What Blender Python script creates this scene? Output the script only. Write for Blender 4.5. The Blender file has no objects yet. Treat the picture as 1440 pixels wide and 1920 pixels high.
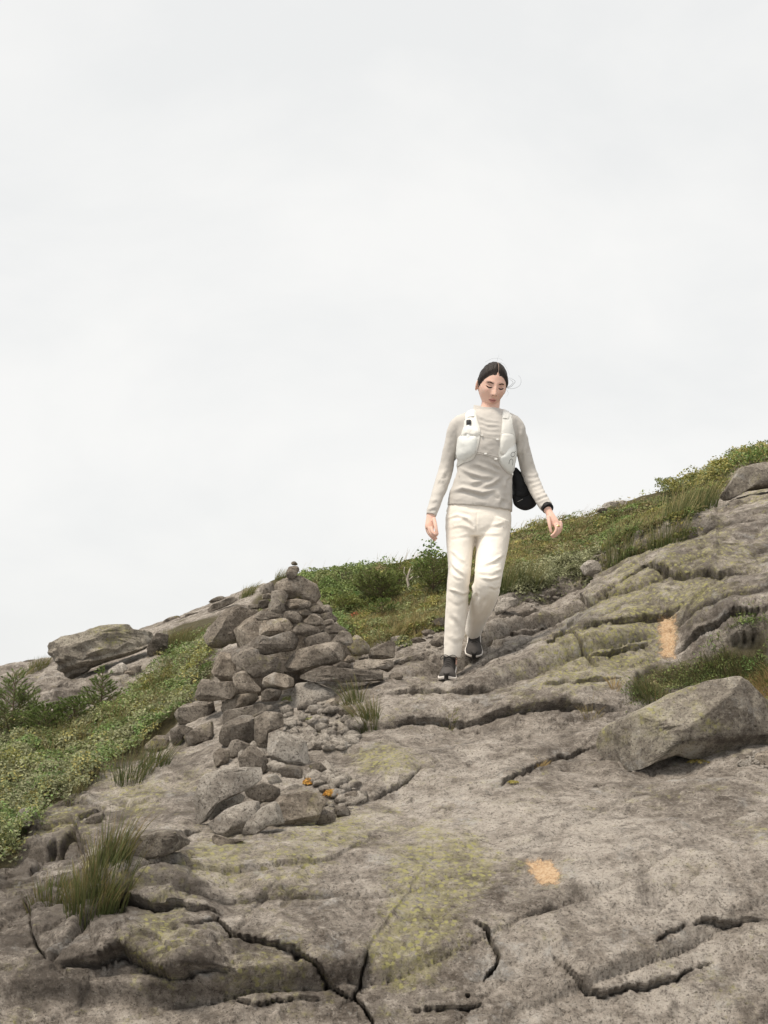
import bpy, bmesh, math, random
import numpy as np
from mathutils import Vector, Matrix
from mathutils.bvhtree import BVHTree

# ------------------------------------------------------------------ camera, sky, sun
SC = bpy.context.scene
COL = SC.collection
PITCH = math.radians(7.05)
EYE = Vector((0.0, 0.0, 1.5))
LENS = 50.0
F = LENS / 36.0 * 1920.0            # focal length in photograph pixels
cam_data = bpy.data.cameras.new('camera')
cam_data.sensor_fit = 'VERTICAL'
cam_data.sensor_height = 36.0
cam_data.sensor_width = 36.0
cam_data.lens = LENS
cam_data.clip_start = 0.05
cam_data.clip_end = 2000.0
cam = bpy.data.objects.new('camera', cam_data)
cam.location = EYE
cam.rotation_euler = (math.radians(90) + PITCH, 0, 0)
COL.objects.link(cam)
SC.camera = cam

SUN_EL, SUN_AZ = math.radians(66), math.radians(-128)   # azimuth from +Y towards +X: behind the camera, to the left
world = bpy.data.worlds.new('World')
SC.world = world
world.use_nodes = True
wn, wl = world.node_tree.nodes, world.node_tree.links
wn.clear()
w_out = wn.new('ShaderNodeOutputWorld')
w_mix = wn.new('ShaderNodeMixShader')
w_bs = wn.new('ShaderNodeBackground')
w_bc = wn.new('ShaderNodeBackground')
w_sky = wn.new('ShaderNodeTexSky')
w_sky.sky_type = 'NISHITA'
w_sky.sun_disc = False
w_sky.sun_elevation = SUN_EL
w_sky.sun_rotation = SUN_AZ
w_bs.inputs['Strength'].default_value = 0.06
wl.new(w_sky.outputs[0], w_bs.inputs['Color'])
w_tc = wn.new('ShaderNodeTexCoord')
w_map = wn.new('ShaderNodeMapping')
w_map.inputs['Scale'].default_value = (1.0, 1.0, 1.9)
w_map.inputs['Location'].default_value = (0.35, 0.2, 0.1)
w_n1 = wn.new('ShaderNodeTexNoise')
w_n1.inputs['Scale'].default_value = 3.2
w_n1.inputs['Detail'].default_value = 6.0
w_n1.inputs['Roughness'].default_value = 0.52
w_n1.inputs['Distortion'].default_value = 0.25
w_ramp = wn.new('ShaderNodeValToRGB')
w_ramp.color_ramp.elements[0].position = 0.36
w_ramp.color_ramp.elements[0].color = (0.340, 0.342, 0.340, 1)
w_ramp.color_ramp.elements[1].position = 0.57
w_ramp.color_ramp.elements[1].color = (0.374, 0.372, 0.365, 1)
wl.new(w_tc.outputs['Generated'], w_map.inputs['Vector'])
wl.new(w_map.outputs[0], w_n1.inputs['Vector'])
wl.new(w_n1.outputs['Fac'], w_ramp.inputs['Fac'])
wl.new(w_ramp.outputs['Color'], w_bc.inputs['Color'])
w_bc.inputs['Strength'].default_value = 1.0
w_mix.inputs['Fac'].default_value = 0.97          # cloud cover over the clear sky
wl.new(w_bs.outputs[0], w_mix.inputs[1])
wl.new(w_bc.outputs[0], w_mix.inputs[2])
wl.new(w_mix.outputs[0], w_out.inputs['Surface'])

sun_data = bpy.data.lights.new('sun', 'SUN')
sun_data.energy = 1.5
sun_data.angle = math.radians(16)
sun_data.color = (1.0, 0.91, 0.79)
sun = bpy.data.objects.new('sun', sun_data)
COL.objects.link(sun)
sd = Vector((math.cos(SUN_EL) * math.sin(SUN_AZ), math.cos(SUN_EL) * math.cos(SUN_AZ), math.sin(SUN_EL)))
sun.rotation_euler = (-sd).to_track_quat('-Z', 'Y').to_euler()

SC.view_settings.view_transform = 'Standard'
SC.view_settings.look = 'None'
SC.view_settings.exposure = 1.35
SC.view_settings.gamma = 1.0
SC.view_settings.use_curve_mapping = False
SC.render.engine = 'CYCLES'
SC.cycles.max_bounces = 6

rng = np.random.default_rng(11)
random.seed(5)
CP, SP = math.cos(PITCH), math.sin(PITCH)

# ------------------------------------------------------------------ helpers
def ray(u, v):
    dx, dv = (u - 720.0) / F, (960.0 - v) / F
    return Vector((dx, CP - dv * SP, SP + dv * CP))

def at(u, v, d):
    """point seen at pixel (u, v) of the photograph whose distance along +Y is d"""
    r = ray(u, v)
    return EYE + r * (d / r.y)

def to_px(P):
    """pixels of an (N,3) array of points"""
    X = P[:, 0] - EYE.x; Y = P[:, 1] - EYE.y; Z = P[:, 2] - EYE.z
    depth = np.maximum(Y * CP + Z * SP, 1e-3)
    up = -Y * SP + Z * CP
    return 720.0 + F * X / depth, 960.0 - F * up / depth

def _hash(i, j, k, s):
    h = (i.astype(np.int64) * 374761393 + j.astype(np.int64) * 668265263 + k.astype(np.int64) * 2147483647 + s * 974711) & 0xffffffff
    h = ((h ^ (h >> 13)) * 1274126177) & 0xffffffff
    return (h ^ (h >> 16)) & 0xffff

def noise3(P, scale=1.0, seed=0):
    """smooth value noise, about -1..1"""
    p = np.asarray(P, dtype=np.float64) * scale + seed * 17.31
    i = np.floor(p).astype(np.int64)
    f = p - i
    w = f * f * f * (f * (f * 6 - 15) + 10)
    out = np.zeros(len(p))
    for dx in (0, 1):
        wx = w[:, 0] if dx else 1 - w[:, 0]
        for dy in (0, 1):
            wy = w[:, 1] if dy else 1 - w[:, 1]
            for dz in (0, 1):
                wz = w[:, 2] if dz else 1 - w[:, 2]
                out += wx * wy * wz * (_hash(i[:, 0] + dx, i[:, 1] + dy, i[:, 2] + dz, seed) / 32767.5 - 1.0)
    return out

def fbm(P, scale, octaves=3, seed=0, gain=0.5):
    t = np.zeros(len(P)); a = 1.0; s = 0.0
    for o in range(octaves):
        t += a * noise3(P, scale * 2.03 ** o, seed + o * 7); s += a; a *= gain
    return t / s

def seg_dist(U, V, poly):
    """distance to a pixel polyline, signed + above it in the picture, and the fraction along"""
    best = np.full(len(U), 1e9); sgn = np.zeros(len(U)); frac = np.zeros(len(U))
    n = len(poly) - 1
    for a in range(n):
        x0, y0 = poly[a]; x1, y1 = poly[a + 1]
        ex, ey = x1 - x0, y1 - y0
        L2 = ex * ex + ey * ey + 1e-9
        t = np.clip(((U - x0) * ex + (V - y0) * ey) / L2, 0, 1)
        dx, dy = U - x0 - t * ex, V - y0 - t * ey
        dd = np.sqrt(dx * dx + dy * dy)
        m = dd < best
        best[m] = dd[m]
        cr = ex * (V - y0) - ey * (U - x0)
        s = np.where(cr > 0, -1.0, 1.0) * (1 if ex >= 0 else -1)
        sgn[m] = s[m]
        frac[m] = ((a + t) / n)[m]
    return best, sgn, frac

def in_poly(U, V, poly):
    inside = np.zeros(len(U), bool)
    n = len(poly)
    for a in range(n):
        x0, y0 = poly[a]; x1, y1 = poly[(a + 1) % n]
        c = ((y0 > V) != (y1 > V)) & (U < (x1 - x0) * (V - y0) / ((y1 - y0) if y1 != y0 else 1e-9) + x0)
        inside ^= c
    return inside

def smooth(a, b, x):
    t = np.clip((x - a) / (b - a), 0, 1)
    return t * t * (3 - 2 * t)

def mesh_from(name, verts, faces, mat=None, shade=True):
    me = bpy.data.meshes.new(name)
    verts = np.asarray(verts, dtype=np.float32)
    if isinstance(faces, np.ndarray):
        k = faces.shape[1]
        me.vertices.add(len(verts)); me.vertices.foreach_set('co', verts.ravel())
        me.loops.add(faces.size); me.loops.foreach_set('vertex_index', faces.ravel().astype(np.int32))
        me.polygons.add(len(faces))
        me.polygons.foreach_set('loop_start', np.arange(0, faces.size, k, dtype=np.int32))
        me.update(calc_edges=True); me.validate()
    else:
        me.from_pydata([tuple(v) for v in verts.tolist()], [], faces)
        me.update()
    if shade:
        me.polygons.foreach_set('use_smooth', np.ones(len(me.polygons), bool))
    if mat:
        me.materials.append(mat)
    return me

def link(name, data, parent=None, label=None, cat=None, group=None, kind=None):
    o = bpy.data.objects.new(name, data)
    COL.objects.link(o)
    if parent:
        o.parent = parent
    if label: o['label'] = label
    if cat: o['category'] = cat
    if group: o['group'] = group
    if kind: o['kind'] = kind
    return o

def verts_of(me):
    a = np.empty(len(me.vertices) * 3, np.float32)
    me.vertices.foreach_get('co', a)
    return a.reshape(-1, 3).astype(np.float64)

def normals_of(me):
    a = np.empty(len(me.vertices) * 3, np.float32)
    me.vertex_normals.foreach_get('vector', a)
    return a.reshape(-1, 3).astype(np.float64)

# ------------------------------------------------------------------ materials
class NT:
    def __init__(self, name):
        self.m = bpy.data.materials.new(name); self.m.use_nodes = True
        self.t = self.m.node_tree; self.n = self.t.nodes; self.l = self.t.links
        self.b = self.n['Principled BSDF']
        self.b.inputs['Specular IOR Level'].default_value = 0.25
    def add(self, kind, **kw):
        nd = self.n.new(kind)
        for k, v in kw.items():
            if k in nd.inputs: nd.inputs[k].default_value = v
            else: setattr(nd, k, v)
        return nd
    def lk(self, a, b): self.l.new(a, b)
    def noise(self, vec, scale, detail=4, rough=0.55, dist=0.0):
        nd = self.add('ShaderNodeTexNoise', Scale=scale, Detail=detail, Roughness=rough, Distortion=dist)
        if vec is not None: self.lk(vec, nd.inputs['Vector'])
        return nd.outputs['Fac']
    def ramp(self, fac, stops):
        nd = self.add('ShaderNodeValToRGB')
        cr = nd.color_ramp
        while len(cr.elements) < len(stops): cr.elements.new(0.5)
        for e, (p, c) in zip(cr.elements, stops):
            e.position = p; e.color = (c, c, c, 1) if not hasattr(c, '__len__') else (*c, 1)
        self.lk(fac, nd.inputs['Fac'])
        return nd.outputs['Color']
    def mix(self, fac, a, b, mode='MIX'):
        nd = self.add('ShaderNodeMix', data_type='RGBA', blend_type=mode)
        for sock, val in ((nd.inputs[0], fac), (nd.inputs[6], a), (nd.inputs[7], b)):
            if hasattr(val, 'node'): self.lk(val, sock)
            elif hasattr(val, '__len__'): sock.default_value = (*val, 1)
            else: sock.default_value = val
        return nd.outputs[2]
    def math(self, op, a, b=None):
        nd = self.add('ShaderNodeMath', operation=op)
        for s, v in ((nd.inputs[0], a), (nd.inputs[1], b)):
            if v is None: continue
            if hasattr(v, 'node'): self.lk(v, s)
            else: s.default_value = v
        return nd.outputs[0]
    def bump(self, h, strength, dist, prev=None):
        nd = self.add('ShaderNodeBump', Strength=strength, Distance=dist)
        self.lk(h, nd.inputs['Height'])
        if prev is not None: self.lk(prev, nd.inputs['Normal'])
        return nd.outputs['Normal']

def rock_material(name, dark, mid, light, lichen=0.25, coords='Object', ground=False, vary=True):
    t = NT(name)
    if ground:
        vec = t.add('ShaderNodeNewGeometry').outputs['Position']
    else:
        tc = t.add('ShaderNodeTexCoord').outputs['Object']
        rnd = t.add('ShaderNodeObjectInfo').outputs['Random']
        vm = t.add('ShaderNodeVectorMath', operation='ADD')
        t.lk(tc, vm.inputs[0])
        cx = t.add('ShaderNodeCombineXYZ')
        r10 = t.math('MULTIPLY', rnd, 37.0)
        for k in range(3): t.lk(r10, cx.inputs[k])
        t.lk(cx.outputs[0], vm.inputs[1])
        vec = vm.outputs[0]
    big = t.noise(vec, 1.6, 7, 0.66, 0.5)
    med = t.noise(vec, 9.0, 7, 0.70, 0.3)
    col = t.ramp(t.math('ADD', t.math('MULTIPLY', big, 0.55), t.math('MULTIPLY', med, 0.45)),
                 [(0.39, dark), (0.49, mid), (0.58, light)])
    # foliation: fine streaks that follow the strata
    mp = t.add('ShaderNodeMapping'); t.lk(vec, mp.inputs['Vector'])
    mp.inputs['Rotation'].default_value = (0.0, math.radians(-24), 0.0)
    mp.inputs['Scale'].default_value = (4.0, 7.0, 46.0)
    streak = t.noise(mp.outputs[0], 1.0, 5, 0.7)
    col = t.mix(t.ramp(streak, [(0.46, 0.0), (0.70, 0.22)]), col, tuple(c * 1.45 for c in light))
    col = t.mix(t.ramp(streak, [(0.30, 0.30), (0.44, 0.0)]), col, tuple(c * 0.55 for c in dark))
    # mineral grains, dark and pale
    g1 = t.noise(vec, 95.0, 4, 0.85)
    g2 = t.noise(vec, 50.0, 5, 0.85)
    g3 = t.noise(vec, 24.0, 6, 0.8, 0.3)
    col = t.mix(t.ramp(g3, [(0.33, 0.75), (0.47, 0.0)]), col, tuple(c * 0.55 for c in dark))
    col = t.mix(t.ramp(g3, [(0.52, 0.0), (0.66, 0.60)]), col, tuple(c * 1.22 for c in light))
    col = t.mix(t.ramp(g1, [(0.38, 0.80), (0.47, 0.0)]), col, (0.036, 0.031, 0.026))
    col = t.mix(t.ramp(g2, [(0.56, 0.0), (0.68, 0.55)]), col, (0.50, 0.47, 0.42))
    # dark crust (black lichen) in irregular blotches, and pale grey lichen
    bl = t.noise(vec, 6.0, 8, 0.74, 0.6)
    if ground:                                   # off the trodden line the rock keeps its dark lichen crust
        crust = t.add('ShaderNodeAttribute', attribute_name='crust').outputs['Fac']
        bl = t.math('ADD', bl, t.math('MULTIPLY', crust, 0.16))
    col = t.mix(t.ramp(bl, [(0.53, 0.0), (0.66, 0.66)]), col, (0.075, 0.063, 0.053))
    pg = t.noise(vec, 5.0, 7, 0.7, 0.3)
    pg = t.math('MULTIPLY', t.ramp(pg, [(0.57, 0.0), (0.66, 0.55)]), t.ramp(g2, [(0.40, 0.2), (0.55, 1.0)]))
    col = t.mix(pg, col, (0.44, 0.43, 0.41))
    # yellow-green map lichen: round patches gathered in some places
    vo = t.add('ShaderNodeTexVoronoi', Scale=40.0, Randomness=1.0)
    wob = t.noise(vec, 80.0, 4, 0.75)
    t.lk(vec, vo.inputs['Vector'])
    dist = t.math('ADD', vo.outputs['Distance'], t.math('MULTIPLY', wob, 0.75))
    spots = t.ramp(dist, [(0.66, 1.0), (0.74, 0.0)])
    where = t.noise(vec, 3.1, 5, 0.65, 0.3)
    if ground:
        at_l = t.add('ShaderNodeAttribute', attribute_name='lichen').outputs['Fac']
        wh2 = t.math('ADD', t.math('MULTIPLY', where, 0.5), t.math('MULTIPLY', t.noise(vec, 13.0, 6, 0.75, 0.5), 0.5))
        lm = t.math('ADD', wh2, t.math('MULTIPLY', at_l, 0.38))
        reg = t.ramp(lm, [(0.55, 0.0), (0.68, 1.0)])
    else:
        reg = t.ramp(where, [(0.62 - lichen * 0.25, 0.0), (0.74 - lichen * 0.25, 1.0)])
    gr = t.ramp(t.noise(vec, 38.0, 5, 0.75), [(0.40, 0.0), (0.58, 1.0)])
    lf = t.math('MULTIPLY', reg, t.math('ADD', t.math('MULTIPLY', spots, 0.75), t.math('MULTIPLY', gr, 0.42)))
    lc = t.mix(t.noise(vec, 9.0, 3), (0.30, 0.29, 0.125), (0.42, 0.39, 0.15))
    col = t.mix(t.math('MINIMUM', lf, 0.88), col, lc)
    if not ground and vary:                      # every stone a little lighter or darker
        col = t.mix(1.0, col, t.ramp(rnd, [(0.0, (0.62, 0.60, 0.58)), (0.5, (0.98, 0.96, 0.94)), (1.0, (1.40, 1.34, 1.26))]), 'MULTIPLY')
    if ground:
        vg = t.add('ShaderNodeAttribute', attribute_name='veg').outputs['Fac']
        soil = t.mix(t.noise(vec, 30.0, 5, 0.7), (0.045, 0.036, 0.022), (0.12, 0.105, 0.05))
        col = t.mix(vg, col, soil)
    t.lk(col, t.b.inputs['Base Color'])
    t.b.inputs['Roughness'].default_value = 0.88
    n = t.bump(med, 0.55, 0.03)
    n = t.bump(streak, 0.25, 0.010, n)
    n = t.bump(g3, 0.9, 0.020, n)
    n = t.bump(g2, 0.9, 0.010, n)
    n = t.bump(g1, 0.6, 0.004, n)
    t.lk(n, t.b.inputs['Normal'])
    return t.m

M = {}
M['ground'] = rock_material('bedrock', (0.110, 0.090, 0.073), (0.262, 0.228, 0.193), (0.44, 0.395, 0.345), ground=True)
M['stone'] = rock_material('stone', (0.100, 0.085, 0.070), (0.215, 0.188, 0.158), (0.37, 0.333, 0.288), lichen=0.12)
M['stone_pale'] = rock_material('pale_stone', (0.23, 0.20, 0.17), (0.40, 0.36, 0.31), (0.54, 0.495, 0.44), lichen=0.0, vary=False)
M['boulder'] = rock_material('lichen_boulder', (0.125, 0.105, 0.085), (0.23, 0.20, 0.165), (0.42, 0.38, 0.31), lichen=0.34, vary=False)
M['rubble'] = rock_material('rubble_stone', (0.17, 0.148, 0.125), (0.31, 0.275, 0.235), (0.46, 0.415, 0.36), lichen=0.0, vary=False)

def plain(name, color, rough=0.7, spec=0.25, **kw):
    t = NT(name)
    t.b.inputs['Base Color'].default_value = (*color, 1)
    t.b.inputs['Roughness'].default_value = rough
    t.b.inputs['Specular IOR Level'].default_value = spec
    for k, v in kw.items(): t.b.inputs[k].default_value = v
    return t.m

def leaf_material(name, rough=0.55):
    t = NT(name)
    c = t.add('ShaderNodeAttribute', attribute_name='col').outputs['Color']
    t.lk(c, t.b.inputs['Base Color'])
    t.b.inputs['Roughness'].default_value = rough
    tr = t.add('ShaderNodeBsdfTranslucent'); t.lk(c, tr.inputs['Color'])
    mx = t.add('ShaderNodeMixShader'); mx.inputs[0].default_value = 0.28
    t.lk(t.b.outputs[0], mx.inputs[1]); t.lk(tr.outputs[0], mx.inputs[2])
    t.lk(mx.outputs[0], t.n['Material Output'].inputs['Surface'])
    return t.m
M['leaf'] = leaf_material('leaves')
M['grass'] = leaf_material('grass_blades', 0.6)
M['needle'] = leaf_material('needles', 0.6)
M['bark'] = plain('bark', (0.16, 0.12, 0.085), 0.9)
M['deadwood'] = plain('dead_wood', (0.42, 0.37, 0.31), 0.9)

# ------------------------------------------------------------------ terrain: control points (pixel column -> rows and distances read off the photograph)
COLS = {
 -220: [(1920,4.1),(1750,4.9),(1600,5.9),(1450,7.8),(1330,10.0)],
 0:    [(1920,4.4),(1780,4.8),(1700,5.2),(1610,5.9),(1450,7.5),(1350,8.8),(1278,10.6)],
 150:  [(1920,4.45),(1780,4.75),(1700,5.1),(1560,6.1),(1400,7.7),(1320,8.9),(1225,10.9)],
 300:  [(1920,4.45),(1780,4.7),(1700,4.95),(1560,5.85),(1400,7.3),(1300,8.4),(1230,9.5),(1172,11.2)],
 420:  [(1920,4.45),(1780,4.7),(1700,4.9),(1600,5.3),(1540,5.85),(1450,6.5),(1330,7.5),(1240,8.6),(1135,11.0)],
 560:  [(1920,4.5),(1780,4.72),(1700,4.9),(1610,5.2),(1540,5.75),(1440,6.45),(1340,7.2),(1290,7.7),(1180,9.4),(1080,11.8)],
 720:  [(1920,4.5),(1780,4.72),(1700,4.9),(1610,5.2),(1540,5.72),(1440,6.35),(1362,6.82),(1345,6.9),(1290,7.40),(1220,8.2),(1150,9.7),(1066,12.6)],
 840:  [(1362,6.80),(1345,6.86),(1305,7.05),(1283,7.42),(1262,7.60),(1180,8.6),(1050,13.0)],
 888:  [(1241,7.78)],
 900:  [(1920,4.5),(1780,4.72),(1700,4.9),(1610,5.18),(1540,5.65),(1440,6.25),(1362,6.76),(1345,6.82),(1300,7.02),(1150,8.85),(1100,9.6),(1020,13.0)],
 1000: [(985,13.2)],
 1080: [(1920,4.5),(1780,4.72),(1700,4.9),(1610,5.15),(1540,5.55),(1440,6.2),(1350,6.72),(1330,6.80),(1285,7.02),(1190,8.0),(1100,9.1),(1040,10.8),(970,13.2)],
 1180: [(1440,6.15),(1335,6.75),(1290,6.98),(1200,7.5),(1110,8.1),(1020,10.0),(950,13.2)],
 1260: [(1920,4.5),(1780,4.75),(1700,4.92),(1610,5.15),(1540,5.5),(1440,6.1),(1340,6.85),(1290,7.22),(1240,7.38),(1150,7.65),(1060,8.45),(1000,9.7),(960,11.3),(920,13.2)],
 1350: [(1250,7.15),(1190,7.26),(1120,7.58),(1060,8.1),(945,10.3),(878,13.2)],
 1440: [(1920,4.5),(1780,4.75),(1700,4.92),(1610,5.12),(1540,5.42),(1440,6.0),(1330,6.75),(1265,7.05),(1170,7.15),(1060,7.65),(960,8.8),(900,10.4),(846,13.0)],
 1650: [(1920,4.5),(1700,4.9),(1500,5.5),(1300,6.7),(1150,7.05),(1000,8.2),(850,11.0),(775,13.2)],
}
ctrl = []
for u, rows in COLS.items():
    for v, d in rows:
        ctrl.append(at(u, v, d))
    if u not in (888,):
        s = at(u, rows[-1][0], rows[-1][1])
        n0 = Vector((s.x / s.y, 1, 0))
        for dd, dz in ((1.6, 0.02), (4.0, -0.75), (9.0, -3.6), (22.0, -12.0)):
            p = s + n0 * dd
            ctrl.append(Vector((p.x, p.y, s.z + dz)))
for x in (-2.6, -0.9, 0.9, 2.6):
    for y, z in ((2.4, 0.22), (0.4, -0.02), (-3.0, -0.5), (-8.0, -1.6)):
        ctrl.append(Vector((x, y, z - 0.04 * max(0, -x))))
ctrl = np.array([tuple(c) for c in ctrl])

def _tps(r2):
    return 0.5 * r2 * np.log(np.maximum(r2, 1e-12))
def _fit(P, z, lam=2e-3):
    n = len(P)
    d2 = ((P[:, None, :] - P[None, :, :]) ** 2).sum(-1)
    A = np.zeros((n + 3, n + 3)); A[:n, :n] = _tps(d2) + lam * np.eye(n)
    A[:n, n] = 1; A[:n, n + 1:] = P; A[n, :n] = 1; A[n + 1:, :n] = P.T
    b = np.zeros(n + 3); b[:n] = z
    return np.linalg.solve(A, b)
# fit in coordinates that even out the sampling (x relative to distance, log distance)
def warp(x, y):
    w = np.maximum(y, 0) + 1.5
    return np.stack([x / w * 9.0, np.log(w) * 9.0], 1)
W = _fit(warp(ctrl[:, 0], ctrl[:, 1]), ctrl[:, 2])
CW = warp(ctrl[:, 0], ctrl[:, 1])
def base_z(x, y):
    out = np.empty(len(x))
    for s in range(0, len(x), 60000):
        q = warp(x[s:s + 60000], y[s:s + 60000])
        d2 = ((q[:, None, :] - CW[None, :, :]) ** 2).sum(-1)
        out[s:s + 60000] = _tps(d2) @ W[:-3] + W[-3] + q @ W[-2:]
    return out

tt = np.concatenate([np.linspace(-2.2, -0.315, 46)[:-1], np.linspace(-0.315, 0.315, 660), np.linspace(0.315, 2.2, 46)[1:]])
yy = np.concatenate([np.linspace(-8, 3.5, 60)[:-1], np.exp(np.linspace(math.log(3.5), math.log(15.0), 800)), np.exp(np.linspace(math.log(15.0), math.log(70), 50))[1:]])
NT_, NY_ = len(tt), len(yy)
TT, YY = np.meshgrid(tt, yy)
WY = np.where(YY > 3.5, YY, 3.5)
X = (TT * WY).ravel(); Y = YY.ravel()
Z = base_z(X, Y)
far = smooth(17, 30, Y)
Z = Z * (1 - far) + far * np.minimum(Z, 1.0 - (Y - 17) * 0.35)
P0 = np.stack([X, Y, Z], 1)

def grid_normals(P):
    G = P.reshape(NY_, NT_, 3)
    du = np.gradient(G, axis=1); dv = np.gradient(G, axis=0)
    n = np.cross(du, dv).reshape(-1, 3)
    return n / np.linalg.norm(n, axis=1, keepdims=True)
N0 = grid_normals(P0)
U0, V0 = to_px(P0)
near = (Y > 3.0) & (Y < 16)

# areas where soil and plants cover the rock (pixel outlines)
VEG = {
 'heath': [(-80,1380),(60,1345),(130,1352),(235,1312),(262,1275),(300,1235),(312,1185),(345,1165),(412,1150),(405,1215),(372,1300),(330,1345),(270,1405),(200,1450),(150,1500),(92,1515),(40,1580),(30,1615),(-80,1680)],
 'hill': [(450,1200),(455,1140),(520,1060),(900,960),(1100,930),(1460,800),(1460,850),(1385,868),(1345,925),(1265,985),(1200,1000),(1150,1030),(1120,1050),(1105,1075),(1000,1112),(940,1122),(880,1140),(835,1160),(770,1190),(690,1215),(640,1235),(540,1240)],
 'hollow': [(1180,1325),(1172,1285),(1235,1255),(1290,1243),(1365,1222),(1450,1195),(1450,1290),(1335,1285),(1240,1310)],
}
veg = np.zeros(len(X))
for k, poly in VEG.items():
    wob = 14 * noise3(P0, 5.0, 3)
    ins = in_poly(U0 + wob, V0 + wob * 0.6, poly) & near
    veg[ins] = 1
G = veg.reshape(NY_, NT_)
for _ in range(5):
    G[1:-1, 1:-1] = (G[1:-1, 1:-1] + G[:-2, 1:-1] + G[2:, 1:-1] + G[1:-1, :-2] + G[1:-1, 2:]) / 5
veg = G.ravel().copy()
rock = 1 - veg

BLZ = 1 - .85 * np.exp(-(((U0 - 1252) / 42) ** 2 + ((V0 - 1192) / 55) ** 2))
# ------- relief of the bedrock
D = np.zeros(len(X))
D += 0.045 * fbm(P0, 1.7, 2, 1) * (1 - .5 * np.exp(-(((U0 - 1300) / 260) ** 2 + ((V0 - 1090) / 150) ** 2)))
D += rock * 0.017 * fbm(P0, 4.5, 3, 4)
D += rock * near * -0.020 * smooth(0.45, 0.8, fbm(P0, 17.0, 2, 60)) * smooth(-0.2, 0.5, noise3(P0, 1.6, 63))
ridg = 1 - np.abs(fbm(P0, 9.0, 3, 21))
D += rock * 0.012 * (ridg - 0.7)
D += rock * 0.0055 * fbm(P0, 30.0, 2, 9) * near
# strata: sheets that dip to the left and break off in small ledges
def strata(P, lam, seed, crack):
    """beds: each one stands out at its foot, with a dark parting under it"""
    dip = 0.06 + 0.30 * smooth(450, 1000, U0)
    q = P[:, 2] - dip * P[:, 0] + 0.10 * P[:, 1] + 0.030 * fbm(P, 1.5, 2, seed) + 0.006 * fbm(P, 9.0, 2, seed + 3)
    s = q / lam + 0.35 * noise3(np.stack([q / lam * .7, q * 0, q * 0], 1), 1.0, seed + 8)
    f = s - np.floor(s)
    saw = np.where(f < 0.10, f / 0.10, ((1 - f) / 0.90) ** 0.8)
    lay = np.stack([np.floor(s) * 3.1, P[:, 0] * 1.1, P[:, 1] * 1.1], 1)
    amp = np.clip(0.55 + 0.6 * noise3(lay, 1.0, seed + 5), .1, 1.1)
    dd = np.minimum(f, 1 - f) * lam
    part_ = np.exp(-(dd / .007) ** 2) * smooth(-.25, .35, noise3(lay + 7.7, 1.3, seed + 6))
    return saw * amp * lam * .42 - crack * part_
def blob(cx, cy, rx, ry):
    return np.exp(-(((U0 - cx) / rx) ** 2 + ((V0 - cy) / ry) ** 2))
smask = np.clip(0.10 + blob(1300, 1090, 260, 150) + 0.8 * blob(980, 1230, 200, 70) + 1.0 * blob(300, 1790, 330, 130) + 0.6 * blob(60, 1330, 130, 60) + 0.5 * blob(120, 1560, 130, 90) + .35 * blob(1250, 1800, 250, 90), 0, 1)
D += rock * near * smask * BLZ * (strata(P0, 0.25, 31, .080) + .45 * strata(P0, 0.075, 47, .022))

# joint-bounded slabs: elongated blocks, each with its own tilt and height, split by fractures
def slabs(P, lx, ly, rot, seed):
    c_, s_ = math.cos(rot), math.sin(rot)
    wx = P[:, 0] + 0.06 * fbm(P, 2.2, 3, seed) ; wy = P[:, 1] + 0.05 * fbm(P, 2.2, 3, seed + 2)
    a = (wx * c_ + wy * s_) / lx; b = (-wx * s_ + wy * c_) / ly
    ia, ib = np.floor(a).astype(np.int64), np.floor(b).astype(np.int64)
    f1 = np.full(len(P), 9.0); f2 = np.full(len(P), 9.0); h = np.zeros(len(P))
    zz = np.zeros_like(ia)
    for da in (-1, 0, 1):
        for db in (-1, 0, 1):
            ja, jb = ia + da, ib + db
            r1 = _hash(ja, jb, zz, seed) / 65535.; r2 = _hash(ja, jb, zz, seed + 1) / 65535.
            r3 = _hash(ja, jb, zz, seed + 2) / 65535.; r4 = _hash(ja, jb, zz, seed + 3) / 65535.; r5 = _hash(ja, jb, zz, seed + 4) / 65535.
            dx, dy = a - (ja + .1 + .8 * r1), b - (jb + .1 + .8 * r2)
            d = np.maximum(np.abs(dx), np.abs(dy)) * .55 + .45 * np.sqrt(dx * dx + dy * dy)
            hv = (r3 - .5) * 2 + dx * (r4 - .5) * 1.6 + dy * (r5 - .35) * 1.8
            m = d < f1
            f2 = np.where(m, f1, np.minimum(f2, d)); h = np.where(m, hv, h); f1 = np.where(m, d, f1)
    return h, f2 - f1
bmask = np.clip(0.22 + 0.20 * blob(1290, 1100, 260, 160) + 0.40 * blob(960, 1220, 190, 80) + 0.45 * blob(250, 1790, 330, 130) + 0.7 * blob(80, 1600, 150, 130) + 0.8 * blob(60, 1310, 200, 70) - 0.25 * blob(1000, 1600, 330, 120), 0.04, 1)
h_, e_ = slabs(P0, .75, .34, 0.42, 211)
D += rock * near * bmask * BLZ * (0.040 * h_ - 0.034 * np.exp(-(e_ / .028) ** 2) * smooth(-.2, .4, noise3(P0, 2.4, 91)))
h_, e_ = slabs(P0, .30, .11, 0.42, 311)
D += rock * near * bmask * BLZ * (0.016 * h_ - 0.014 * np.exp(-(e_ / .05) ** 2) * smooth(.0, .5, noise3(P0, 3.1, 92)))
h_, e_ = slabs(P0, .12, .045, 0.42, 411)
D += rock * near * bmask * BLZ * 0.006 * h_

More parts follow.
